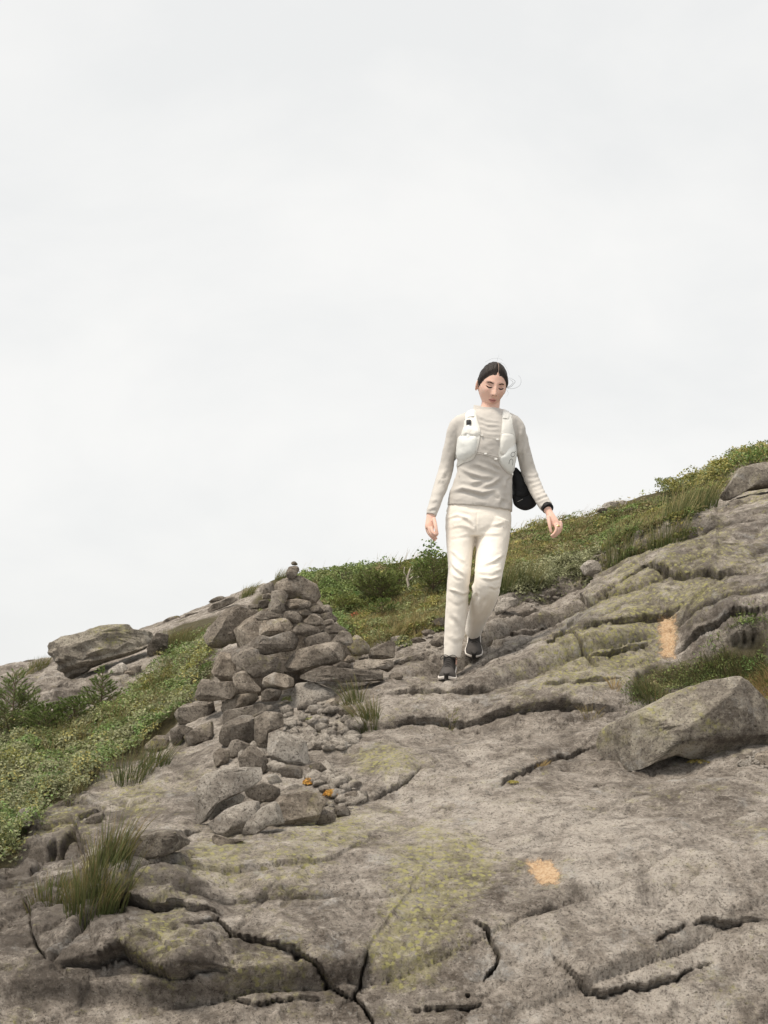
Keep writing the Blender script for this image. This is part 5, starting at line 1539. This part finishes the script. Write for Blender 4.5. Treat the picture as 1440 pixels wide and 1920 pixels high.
for t in np.linspace(0, 1, 16):
    a_ = math.radians(38 + 62 * t)
    n_ = np.array([.055, -math.cos(a_), math.sin(a_)]); n_ /= np.linalg.norm(n_)
    PT.append(to_head((n_ * np.array([.0735, .094, .120]) + n_ * (.0015 + .0066 * min(1, t * 4)))[None, :])[0])
part('parting', tube_mesh('parting', [(PT, [.0011 + .0005 * math.sin(3.14 * k / 15) for k in range(16)])], plain('scalp', (.30, .22, .18), .6), 6), hair)
STR = [[(951, 727, 7.60), (958, 725, 7.60), (963, 720, 7.59), (966, 715, 7.58), (961, 711, 7.58), (955, 708, 7.58)],
       [(951, 728, 7.61), (957, 729, 7.61), (965, 728, 7.60), (973, 724, 7.59), (977, 717, 7.58), (976, 709, 7.58), (972, 704, 7.58)],
       [(951, 726, 7.60), (957, 723, 7.60), (962, 717, 7.59), (957, 712, 7.59), (953, 709, 7.58)],
       [(950, 731, 7.60), (953, 737, 7.59), (950, 744, 7.58)],
       [(938, 679, 7.55), (946, 684, 7.55), (952, 694, 7.55), (956, 703, 7.55)],
       [(910, 679, 7.55), (922, 673, 7.55), (936, 672, 7.55), (944, 677, 7.55)],
       [(932, 676, 7.55), (934, 670, 7.55), (936, 664, 7.55)]]
for k, L in enumerate(STR):
    Q = cr_interp(L, 6)
    rr = [.0011, .0008, .0009, .0005, .0004, .0004, .0003][k]
    part('loose_strand', tube_mesh('loose_strand', [([tuple(at(*q)) for q in Q], [rr * (1 - .6 * i / len(Q)) for i in range(len(Q))])], 'hair', 5), hair)

# --- top: trunk, sleeves and funnel collar
sh = [loft([(916, 767, 7.575, 23, .055), (915, 773, 7.575, 38, .066), (913, 780, 7.575, 56, .080), (912, 790, 7.575, 65, .092), (912, 806, 7.575, 61, .106),
            (911, 832, 7.575, 55, .122), (911, 858, 7.575, 54, .116), (909.5, 882, 7.58, 53.5, .104), (905, 908, 7.585, 56, .102, -.03), (901, 932, 7.59, 60, .110, -.08), (899.5, 954, 7.595, 61.5, .118, -.10)], flat=True, seg=48),
      loft([(868, 791, 7.575, 17, .050), (856, 803, 7.58, 16, .048), (847, 830, 7.595, 13.5, .042), (840, 862, 7.61, 13.5, .042), (835, 885, 7.615, 14.2, .043), (827, 910, 7.58, 13.8, .040), (816.5, 940, 7.53, 11.6, .034), (808, 967, 7.495, 10.4, .030)], k=6),
      loft([(958, 791, 7.575, 17, .050), (969, 803, 7.58, 16, .048), (979, 832, 7.60, 13.5, .043), (986, 865, 7.62, 14.3, .043), (992, 886, 7.63, 14.6, .043), (1001, 908, 7.60, 14.0, .040), (1013, 932, 7.54, 12.6, .037), (1025, 950.5, 7.495, 12.6, .036)], k=6)]
sv, sf = join(sh)
shirt_me = remeshed('top', sv, sf, .0050, 5, M['shirt'])
SHF = [([(893, 777), (908, 786), (926, 790), (942, 789)], .006, 3), ([(896, 788), (915, 796), (938, 797)], .006, 3), ([(899, 799), (918, 806), (940, 806)], .005, 3), ([(902, 810), (920, 815), (938, 815)], .004, 3),
       ([(860, 876), (880, 886), (902, 893), (925, 894)], .006, 4), ([(886, 868), (912, 877), (938, 889)], .006, 4), ([(900, 860), (925, 868), (942, 880)], .004, 3),
       ([(846, 921), (868, 915), (890, 920), (905, 924), (930, 917)], .008, 4), ([(858, 900), (885, 905), (910, 900)], .005, 4), ([(930, 918), (938, 935), (935, 948)], .006, 4), ([(945, 905), (955, 930), (958, 950)], .006, 4),
       ([(940, 893), (925, 905), (905, 912)], .005, 4), ([(958, 890), (948, 900), (945, 915)], .006, 3), ([(845, 935), (880, 940), (925, 944)], .003, 4),
       ([(848, 790), (842, 815), (838, 850)], .004, 4), ([(834, 880), (826, 900), (832, 905)], .006, 4), ([(846, 850), (838, 880), (828, 905)], .007, 5),
       ([(980, 800), (974, 830), (972, 860)], .005, 4), ([(987, 820), (984, 850), (986, 880)], .005, 4),
       ([(988, 893), (1000, 892), (1010, 888)], .006, 3), ([(990, 902), (1002, 901), (1013, 896)], .006, 3), ([(996, 911), (1007, 908), (1016, 905)], .005, 2.6), ([(998, 918), (1010, 915), (1019, 911)], .006, 2.6),
       ([(1003, 926), (1014, 922), (1024, 919)], .005, 2.6), ([(1005, 934), (1016, 930), (1028, 926)], .006, 2.6), ([(1009, 941), (1020, 936), (1031, 933)], .005, 2.6),
       ([(801, 957), (810, 953), (818, 950)], .005, 2.5), ([(808, 940), (820, 936)], .003, 3)]
SHF = [(l_, a_ * (.6 if k_ < 4 else 1.5), w_) for k_, (l_, a_, w_) in enumerate(SHF)]
folds(shirt_me, SHF, lambda V, N, U_, V_: .0022 * fbm(V * np.array([1, 1, 1.9]), 16.0, 2, 5) + .0008 * fbm(V * np.array([1, 1, 1.3]), 38.0, 2, 6))
SHB = bvh_of(shirt_me)
shirt = part('top', shirt_me)
col_me = mesh_from('collar', *loft([(915.5, 779, 7.572, 34, .074), (915.5, 772, 7.572, 29.5, .068, -.08), (915, 766.5, 7.575, 27.5, .065, -.14), (915, 763.5, 7.577, 27, .064, -.16), (915, 764.5, 7.577, 25.5, .060, -.16), (915.5, 770, 7.577, 24, .056, -.1)], flat=True, seg=44, cap=False), M['shirt'])
V_c = verts_of(col_me)
cz = V_c[:, 2]; fr_ = V_c[:, 1] - 7.575
V_c[:, 2] += np.where(cz > at(915, 775, 7.57).z, fr_ * .22, 0)      # the collar opens forward and down
set_verts(col_me, V_c)
folds(col_me, [([(889, 768), (905, 779), (925, 782)], .005, 2.5), ([(898, 772), (915, 778), (938, 778)], .004, 2.5)], lambda V, N, U_, V_: .0030 * fbm(V, 30.0, 2, 8))
part('collar', col_me, shirt)
band_me = mesh_from('wrist_band', *loft([(1024, 949, 7.497, 11.0, .031), (1026.5, 952.5, 7.487, 11.2, .032), (1027.6, 954, 7.483, 11.2, .032), (1027.3, 953.6, 7.484, 10.2, .029), (1024, 949, 7.497, 10.0, .027)], k=3, seg=36, cap=False), M['black_cloth'])
part('wrist_band', band_me)
rg = loft([(1045.5, 985.5, 7.432, 3.9, .0108), (1046.5, 988.5, 7.430, 3.9, .0108)], k=2, seg=20)
part('ring', mesh_from('ring', *rg, M['gold']))

# --- trousers
tr_ = [loft([(899, 938, 7.595, 55, .095, -.06), (898, 958, 7.595, 60.5, .108, -.06), (897, 978, 7.595, 62.5, .118), (896, 996, 7.595, 61, .116), (896, 1008, 7.59, 56, .10)], flat=True, seg=44),
       loft([(866, 982, 7.595, 30, .105), (864, 1008, 7.585, 28, .100), (862.5, 1035, 7.56, 24.5, .092), (862, 1060, 7.53, 22, .084), (860.5, 1086, 7.505, 21.5, .080), (857.5, 1120, 7.52, 21, .078), (854.5, 1160, 7.535, 20.3, .076), (850.5, 1200, 7.545, 17.8, .068), (848, 1231.5, 7.55, 15.2, .060)], k=6, seg=32),
       loft([(927, 982, 7.595, 31, .108), (924.5, 1008, 7.575, 31, .104), (921.5, 1036, 7.54, 29, .098), (917.5, 1064, 7.49, 27, .092), (914.5, 1088, 7.455, 25.6, .086), (910.5, 1110, 7.50, 25.5, .082), (904, 1134, 7.60, 22, .078), (895, 1158, 7.71, 18.5, .074), (888, 1180, 7.80, 16.5, .070)], k=6, seg=32)]
tv, tf = join(tr_)
tro_me = remeshed('trousers', tv, tf, .0050, 4, M['trousers'])
TRF0 = [([(838, 972), (858, 966), (878, 972), (888, 985)], .007, 4), ([(840, 990), (858, 984), (876, 988), (890, 994)], .006, 4), ([(842, 1006), (860, 1004), (882, 1000)], .005, 4), ([(858, 955), (885, 962), (905, 960)], .004, 4),
       ([(895, 995), (912, 985), (935, 982), (955, 975)], .006, 4), ([(896, 1002), (915, 1000), (940, 1000)], .005, 4), ([(894, 960), (893, 985), (893, 1000)], -.006, 2.2),
       ([(846, 1030), (860, 1045), (874, 1056)], .005, 4), ([(843, 1050), (856, 1066), (870, 1076), (880, 1078)], .006, 4), ([(846, 1075), (858, 1084), (874, 1086)], .005, 3.5), ([(842, 1104), (855, 1108), (868, 1113), (880, 1108)], .008, 3.5), ([(842, 1120), (858, 1128), (874, 1122)], .004, 5),
       ([(848, 1150), (862, 1165), (870, 1180)], .004, 6), ([(840, 1190), (855, 1198), (866, 1192)], .004, 6),
       ([(944, 1040), (925, 1052), (905, 1060)], .005, 4), ([(942, 1066), (922, 1074), (896, 1072)], .006, 4), ([(940, 1080), (920, 1086), (900, 1082)], .006, 3.5), ([(938, 1098), (928, 1102), (918, 1098)], .009, 3), ([(885, 1092), (890, 1112), (884, 1135)], .008, 3.5), ([(896, 1098), (902, 1120), (896, 1145)], .006, 5), ([(915, 1105), (908, 1135), (895, 1160)], .006, 6),
       ([(836, 955), (842, 962), (838, 975)], .006, 3)]
TRF = [(l_, a_ * 1.15, w_ * .8) for l_, a_, w_ in TRF0]
folds(tro_me, TRF, lambda V, N, U_, V_: .0022 * fbm(V * np.array([1, 1, 1.5]), 14.0, 2, 15) + .0008 * fbm(V, 45.0, 2, 16))
tro = part('trousers', tro_me)
for k, L in enumerate([[(841, 960), (846, 968), (848, 985)], [(955, 965), (949, 975), (946, 992)]]):
    TB = bvh_of(tro_me) if k == 0 else TB
TB = BVHTree.FromPolygons([Vector(v.co) + BASE for v in tro_me.vertices], [tuple(p.vertices) for p in tro_me.polygons])
def on_surface(B, pts, lift, k=4):
    out = []
    for q in cr_interp(pts, k):
        l, nr, i_, d_ = B.ray_cast(EYE, ray(q[0], q[1]).normalized(), 30)
        if l is not None: out.append(tuple(l + nr * lift))
    return out
part('fly_seam', tube_mesh('fly_seam', [(on_surface(TB, [(893, 958), (893, 970), (894, 984)], .0004), .0009)], 'trousers', 5), tro)
for L in ([(842, 962), (848, 972), (850, 986)], [(953, 966), (947, 976), (944, 990)]):
    part('pocket_seam', tube_mesh('pocket_seam', [(on_surface(TB, L, .0004), .0010)], 'trousers', 5), tro)

# --- shoes
def shoe(toe, heel, roll, label, ankle):
    toe, heel = np.array(toe), np.array(heel)
    fw = toe - heel; L = np.linalg.norm(fw); fw /= L
    up = np.array([roll, -.15 if fw[2] > -.45 else -.6, 1.0]); up -= fw * (up @ fw); up /= np.linalg.norm(up)
    rt = np.cross(fw, up)
    def W_(P): P = np.asarray(P); return heel + P[:, :1] * rt + P[:, 1:2] * fw + P[:, 2:3] * up
    S = np.linspace(0, 1, 34)
    hw = np.interp(S, [0, .1, .3, .5, .72, .86, 1], [.030, .036, .036, .038, .050, .046, .030]) * L / .27
    end = np.sqrt(np.clip(1 - np.clip((S - .80) / .2, 0, 1) ** 2.4, 0, 1)) * np.sqrt(np.clip(1 - np.clip((.10 - S) / .1, 0, 1) ** 2.2, 0, 1))
    hw = hw * np.maximum(end, .06)
    spring = .026 * np.clip((S - .70) / .3, 0, 1) ** 2
    th_ = np.interp(S, [0, .5, 1], [.034, .030, .024])
    def ringmesh(lo, hi, wlo, whi, n=20, pw=.45):
        V, Fc = [], []
        for i, s in enumerate(S):
            for j in range(n):
                a = 2 * math.pi * j / n
                cx, cz = math.cos(a), math.sin(a)
                cx = math.copysign(abs(cx) ** pw, cx); cz = math.copysign(abs(cz) ** pw, cz)
                t = (cz + 1) / 2
                V.append(((wlo[i] * (1 - t) + whi[i] * t) * cx, s * L, lo[i] * (1 - t) + hi[i] * t))
        for i in range(len(S) - 1):
            for j in range(n):
                j2 = (j + 1) % n
                Fc.append((i * n + j, (i + 1) * n + j, (i + 1) * n + j2, i * n + j2))
        Fc.append(tuple(range(n))); Fc.append(tuple((len(S) - 1) * n + j for j in range(n))[::-1])
        return W_(V), Fc
    root_name = 'shoe'
    zt = spring + th_
    hU = np.interp(S, [0, .05, .14, .30, .42, .56, .72, .88, 1], [.035, .066, .072, .074, .076, .062, .044, .033, .012])
    wU = hw * np.interp(S, [0, .3, .6, 1], [.86, .90, .93, .93])
    # upper
    V, Fc = [], []; n = 22
    for i, s in enumerate(S):
        for j in range(n):
            a = math.pi * j / (n - 1)
            cx = math.copysign(abs(math.cos(a)) ** .72, math.cos(a))
            V.append((wU[i] * cx * (1 - .22 * math.sin(a)), s * L, zt[i] - .006 + (hU[i] + .006) * math.sin(a) ** .85))
    for i in range(len(S) - 1):
        for j in range(n):
            j2 = (j + 1) % n
            Fc.append((i * n + j, (i + 1) * n + j, (i + 1) * n + j2, i * n + j2))
    Fc.append(tuple(range(n))); Fc.append(tuple((len(S) - 1) * n + j for j in range(n))[::-1])
    up_me = mesh_from('shoe', W_(V), Fc, M['shoe'])
    up_me.materials.append(M['shoe_toe'])
    ci = np.array([np.mean([V[q][1] for q in p.vertices]) for p in up_me.polygons])
    for p, c_ in zip(up_me.polygons, ci):
        if c_ > .66 * L: p.material_index = 1
    so = part('shoe', up_me, person, label)
    part('midsole', mesh_from('midsole', *ringmesh(spring + .006, zt, hw * .97, hw * 1.03), M['sole']), so)
    part('outsole', mesh_from('outsole', *ringmesh(spring, spring + .0075, hw * .90, hw * .955), M['rubber']), so)
    # dark rubber toe bumper wrapping up over the tip of the midsole
    B = []
    bw = .016
    for t in np.linspace(-1, 1, 9):
        x = t * bw
        B.append([(x, L * (1.0 - .06 * t * t) + .0035, spring[-1] + z_) for z_ in (.001, .012, .026, .034)])
    Bv = [q for col in B for q in col]
    Bv += [(x, y - .012, z) for x, y, z in Bv]
    nn_ = 4; m_ = len(B) * nn_
    Bf = []
    for i in range(len(B) - 1):
        for j in range(nn_ - 1):
            q = (i * nn_ + j, (i + 1) * nn_ + j, (i + 1) * nn_ + j + 1, i * nn_ + j + 1)
            Bf.append(q); Bf.append(tuple(x + m_ for x in q)[::-1])
    for i in range(len(B) - 1):
        for j in (0, nn_ - 1):
            Bf.append((i * nn_ + j, (i + 1) * nn_ + j, (i + 1) * nn_ + j + m_, i * nn_ + j + m_))
    part('toe_bumper', mesh_from('toe_bumper', W_(Bv), Bf, M['rubber']), so)
    # laces: bars across the instep and a bow
    bars = []
    for q in range(5):
        s = .44 + .062 * q
        h_ = np.interp(s, S, zt + hU); w_ = np.interp(s, S, wU) * .52
        bars.append(([tuple(W_(np.array([[x * w_, (s + .012 * abs(x)) * L, h_ + .0035 - .016 * x * x]]))[0]) for x in np.linspace(-1, 1, 9)], .0018))
    for q, bar in enumerate(bars):
        part('lace', tube_mesh('lace', [bar], 'rubber', 6), so)
    h_ = np.interp(.43, S, zt + hU)
    bow = []
    for s_ in (-1, 1):
        pts = [(0, .43, .004), (s_ * .020, .425, .012), (s_ * .040, .44, .004), (s_ * .043, .465, -.010), (s_ * .028, .47, -.004), (0, .435, .004)]
        Q = cr_interp(pts, 4)
        bow.append(([tuple(W_(np.array([[x, y * L, h_ + z]]))[0]) for x, y, z in Q], .0016))
    part('lace_bow', tube_mesh('lace_bow', bow, 'rubber', 5), so)
    # sock from the opening up into the trouser leg
    a0 = W_(np.array([[0, .20 * L, .075]]))[0]
    P = [a0 - up * .02, a0 + up * .015, a0 * .5 + np.array(ankle) * .5 + up * .008, np.array(ankle)]
    Vs, Fs = [], []
    for i, p in enumerate(P):
        for j in range(18):
            a = 2 * math.pi * j / 18
            Vs.append(p + rt * math.cos(a) * .0345 + fw * math.sin(a) * (.046 if i < 2 else .043))
    for i in range(len(P) - 1):
        for j in range(18):
            j2 = (j + 1) % 18
            Fs.append((i * 18 + j, i * 18 + j2, (i + 1) * 18 + j2, (i + 1) * 18 + j))
    part('sock', mesh_from('sock', np.array(Vs), Fs, M['sock']))
    return so
FT = at(836.5, 1284, 7.375)
FH = FT + Vector((.035, .255, .075))
shoe(FT, FH, .02, 'front shoe, flat on the rock', at(848, 1226, 7.56))
RT_ = at(887.5, 1242, 7.735)
RH = RT_ + Vector((.018, .208, .172))
shoe(RT_, RH, .05, 'rear shoe, heel lifted', at(892, 1170, 7.83))

# --- running vest: panels laid on the top
def patch(name, outline, mat, thick, puff, B=SHB, rings=9, parent=None, sub=3, label=None, wrinkle=0.0):
    o = np.array(outline, float)
    o = cr_interp(np.vstack([o, o[:1]]), sub)[:-1]
    c = o.mean(0); n = len(o)
    V, Nn, Fc = [], [], []
    def cast(q, t):
        for k in range(8):
            p = c + (q - c) * t
            l, nr, i_, d_ = B.ray_cast(EYE, ray(p[0], p[1]).normalized(), 30)
            if l is not None and l.y < 7.62: return l, nr, t
            t *= .94
        return at(p[0], p[1], 7.55), Vector((0, -1, 0)), t
    ts = [1.0, 1.0] + [1 - .93 * (k / (rings - 1)) ** .8 for k in range(1, rings)]
    for k, t in enumerate(ts):
        for q in o:
            l, nr, tt_ = cast(q, t)
            if k == 0: off = -.004
            else:
                off = thick * (.75 if k == 1 else 1) + puff * (1 - t ** 2.2) ** .8
            nr2 = (Vector((nr.x * .5, nr.y, nr.z * .5))).normalized()
            V.append(np.array(l + nr2 * off))
    V = np.array(V)
    # soften the cloth below so panels keep their own shape
    R_ = V.reshape(len(ts), n, 3)
    for _ in range(3):
        R_[2:-1] = (R_[2:-1] * 2 + R_[1:-2] + R_[3:] + np.roll(R_[2:-1], 1, 1) + np.roll(R_[2:-1], -1, 1)) / 6
    V = R_.reshape(-1, 3)
    if wrinkle: V[:, 1] -= wrinkle * fbm(V, 34.0, 2, 3)
    for k in range(len(ts) - 1):
        for j in range(n):
            j2 = (j + 1) % n
            Fc.append((k * n + j, k * n + j2, (k + 1) * n + j2, (k + 1) * n + j))
    Fc.append(tuple((len(ts) - 1) * n + j for j in range(n)))
    me = mesh_from(name, V, Fc, M[mat])
    b_ = bvh_of(me)
    ob = part(name, me, parent, label)
    edge = [tuple(q) for q in V[n:2 * n]]; edge.append(edge[0]); edge.append(edge[1])
    part('binding', tube_mesh('binding', [(edge, .0013)], 'binding', 5), parent)
    return ob, b_
vest = link('running_vest', None, person)
vest.location = (0, 0, 0)
_o, VL = patch('front_panel', [(871, 767), (880, 763.5), (890, 765), (894, 785), (900, 804), (900, 818), (896, 838), (892, 852), (884, 863), (868, 868), (857, 875), (852, 869), (854, 848), (858, 828), (866, 812), (870, 795)], 'vest', .004, .003, parent=vest)
_o, VP = patch('pocket', [(860, 820), (868, 815), (882, 817), (893, 817), (895, 830), (890, 850), (879, 860), (860, 865), (853, 860), (856, 840)], 'pocket', .008, .016, parent=vest, label='lower pocket bulging around the flask', wrinkle=.003)
patch('pocket_flap', [(870, 801), (882, 799.5), (894, 801), (899, 811), (893, 818), (878, 817), (866, 818), (867, 809)], 'vest', .010, .009, parent=vest, wrinkle=.005)
_o, VR = patch('front_panel', [(942, 772), (950, 769), (959, 771), (960.5, 795), (965, 816), (968, 840), (968, 866), (962, 882), (956, 889), (945, 880), (936, 867), (934.5, 850), (937, 828), (939, 812), (941, 795)], 'vest', .004, .003, parent=vest)
patch('pocket', [(940, 813), (950, 812), (962, 815), (965, 832), (963, 850), (950, 853), (938, 851), (937, 832)], 'vest', .007, .008, parent=vest, wrinkle=.003, label='upper pocket below the strap')
_o, VQ = patch('pocket', [(937, 857), (946, 851), (951, 838), (958, 833), (968, 834), (970, 850), (969, 864), (962, 881), (956, 887), (946, 879), (938, 868)], 'pocket', .010, .010, parent=vest, wrinkle=.002, label='lower pocket printed with a grey logo')
# shoulder straps running over to the back
def strap(path, half, nm):
    P = cr_interp(path, 5)
    V, Fc = [], []; m = 7
    for i, (u, v, d) in enumerate(P):
        c = at(u, v, d)
        for j in range(m):
            x = (j / (m - 1) * 2 - 1) * half * PX
            l, nr, i_, d_ = SHB.find_nearest(c + Vector((x, 0, 0)))
            V.append(np.array(l + nr * (.0052 if 0 < j < m - 1 else .0005)))
    for i in range(len(P) - 1):
        for j in range(m - 1):
            Fc.append((i * m + j, i * m + j + 1, (i + 1) * m + j + 1, (i + 1) * m + j))
    me = mesh_from(nm, np.array(V), Fc, M['vest'])
    return part(nm, me, vest)
strap([(881, 778, 7.48), (880.5, 768, 7.52), (880, 762, 7.565), (880, 768, 7.63), (882, 790, 7.67), (888, 820, 7.70)], 8.5, 'shoulder_strap')
strap([(950.5, 782, 7.48), (950.5, 773, 7.52), (950, 766, 7.565), (949, 772, 7.63), (947, 792, 7.67), (941, 820, 7.70)], 8.0, 'shoulder_strap')
bp = []
for v in np.linspace(812, 885, 10):
    for u in np.linspace(876, 952, 12):
        l, nr, i_, d_ = SHB.find_nearest(at(u, v, 7.72)); bp.append(np.array(l + nr * .012))
bf_ = [(i * 12 + j, (i + 1) * 12 + j, (i + 1) * 12 + j + 1, i * 12 + j + 1) for i in range(9) for j in range(11)]
bpm = mesh_from('back_panel', np.array(bp), bf_, M['vest'])
part('back_panel', bpm, vest)
# chest cords and buckles
def chest_cord(pts, rad):
    Q = on_surface(SHB, pts, .004, 5)
    return part('chest_cord', tube_mesh('chest_cord', [(Q, rad)], 'cord', 6), vest)
chest_cord([(898, 815), (908, 818), (920, 820), (937, 826)], .0013)
chest_cord([(892, 846), (903, 848), (915, 852), (937, 857)], .0013)
chest_cord([(891, 849.5), (903, 851), (915, 855), (936, 861)], .0013)
chest_cord([(858, 874), (859, 884), (862, 894)], .0012)
def buckle(u, v, w, h):
    l, nr, i_, d_ = SHB.ray_cast(EYE, ray(u, v).normalized(), 30)
    b_ = bmesh.new(); bmesh.ops.create_cube(b_, size=1)
    for q in b_.verts: q.co = Vector((q.co.x * w * PX, q.co.y * .008, q.co.z * h * PX)) + l + nr * .006
    bmesh.ops.bevel(b_, geom=b_.edges[:], offset=.0016, segments=2, affect='EDGES')
    me = bpy.data.meshes.new('buckle'); b_.to_mesh(me); b_.free(); me.materials.append(M['buckle'])
    part('buckle', me, vest)
for u, v, w, h in ((932, 824.5, 4.5, 3.6), (910.5, 850.5, 5, 3.2), (929, 860.5, 5.5, 3.6), (959, 888.5, 3, 4.5), (904, 817, 4, 2.2)):
    buckle(u, v, w, h)
def print_line(pts, rad, nm='logo'):
    Q = on_surface(VQ, pts, .0004, 6)
    return tube_mesh(nm, [(Q, rad)], 'print', 6)
ring_pts = [(961.8 + 3.7 * math.cos(a) - .6 * math.sin(a), 852.0 + 4.3 * math.sin(a)) for a in np.linspace(0, 2 * math.pi, 13)]
part('logo_letter', print_line(ring_pts, .0017), vest)
part('logo_tick', print_line([(964.2, 848.6), (965.6, 847.2), (967.2, 846.4)], .0017), vest)
part('logo_letter', print_line([(954.4, 870.0), (955.0, 865.5), (957.0, 861.6), (959.8, 861.0), (961.5, 864.0), (961.3, 868.0), (960.6, 872.4)], .0017), vest)
part('logo_dot', mesh_from('logo_dot', *ellipsoid(Vector(on_surface(VL, [(884, 814), (884.6, 814)], .016)[0]), (.0028,) * 3, 2), M['print']), vest)

# --- flask in the pocket
fl = link('flask', None, label='clear soft flask with black cap in the pocket of the running vest', cat='flask')
fl.location = at(879, 812, 7.480)
def lathe(prof, n=24):
    V, Fc = [], []
    for r_, z_ in prof:
        for j in range(n):
            a = 2 * math.pi * j / n
            V.append((r_ * math.cos(a), r_ * math.sin(a), z_))
    for i in range(len(prof) - 1):
        for j in range(n):
            j2 = (j + 1) % n
            Fc.append((i * n + j, i * n + j2, (i + 1) * n + j2, (i + 1) * n + j))
    Fc.append(tuple(range(n))[::-1]); Fc.append(tuple((len(prof) - 1) * n + j for j in range(n)))
    return np.array(V), Fc
fz = 22 * PX
link('body', mesh_from('body', *lathe([(.014, -.07), (.016, -.03), (.013, 0), (.010, .022), (.011, fz - .016)]), plain('clear_plastic', (.78, .79, .78), .3, .5)), fl)
link('cap', mesh_from('cap', *lathe([(.0125, fz - .018), (.0135, fz - .014), (.0135, fz + .006), (.011, fz + .009)]), M['black_plastic']), fl)
fl.rotation_euler = (math.radians(-3), 0, 0)

# --- black cap hanging at her hip
hat = link('baseball_cap', None, label='black baseball cap hanging from the running vest beside her hip', cat='cap')
hat.location = at(984, 918, 7.66)
bpy.context.view_layer.update()
def soft_shape(name, poly, d, depth, parent, mat, pw=.8, wr=0.0, sub=4):
    c, ang, R = poly_radius([tuple(q) for q in cr_interp(list(poly) + [poly[0]], 4)[:-1]])
    n, f = ico(sub)
    rho = np.sqrt(n[:, 0] ** 2 + n[:, 2] ** 2); phi = np.arctan2(n[:, 2], n[:, 0])
    Rv = np.interp(phi, ang, R) * d / F
    g = np.minimum(1, rho ** pw) / np.maximum(rho, 1e-6)
    P = np.stack([n[:, 0] * g * Rv, np.sign(n[:, 1]) * np.abs(n[:, 1]) ** .9 * depth, n[:, 2] * g * Rv], 1)
    if wr: P += n * (wr * fbm(P, 24.0, 2, 4) + .6 * wr * fbm(P * np.array([1.6, 1, .7]), 48.0, 2, 5))[:, None]
    o = link(name, mesh_from(name, P, f, M[mat]), parent)
    o.location = at(c[0], c[1], d) - parent.location
    return o
soft_shape('crown', [(963, 876), (969, 877), (979, 888), (990, 904), (998, 917), (1001, 927), (993, 940), (975, 942), (962, 938), (960, 915), (958, 893)], 7.66, .050, hat, 'black_cloth', .8, .007)
soft_shape('brim', [(961, 926), (970, 932), (984, 931), (996, 925), (1002, 925), (1006, 936), (1006, 946), (998, 953.5), (985, 957.5), (973, 954), (964, 947), (961, 937)], 7.63, .016, hat, 'black_cloth', .55, .0)
sl = [tuple(at(u, v, 7.612) - hat.location) for u, v in ((970.5, 940.5), (974, 939), (978, 937), (980.5, 935.5))]
link('stitching', tube_mesh('stitching', [(sl, .0010)], 'cord', 5), hat)
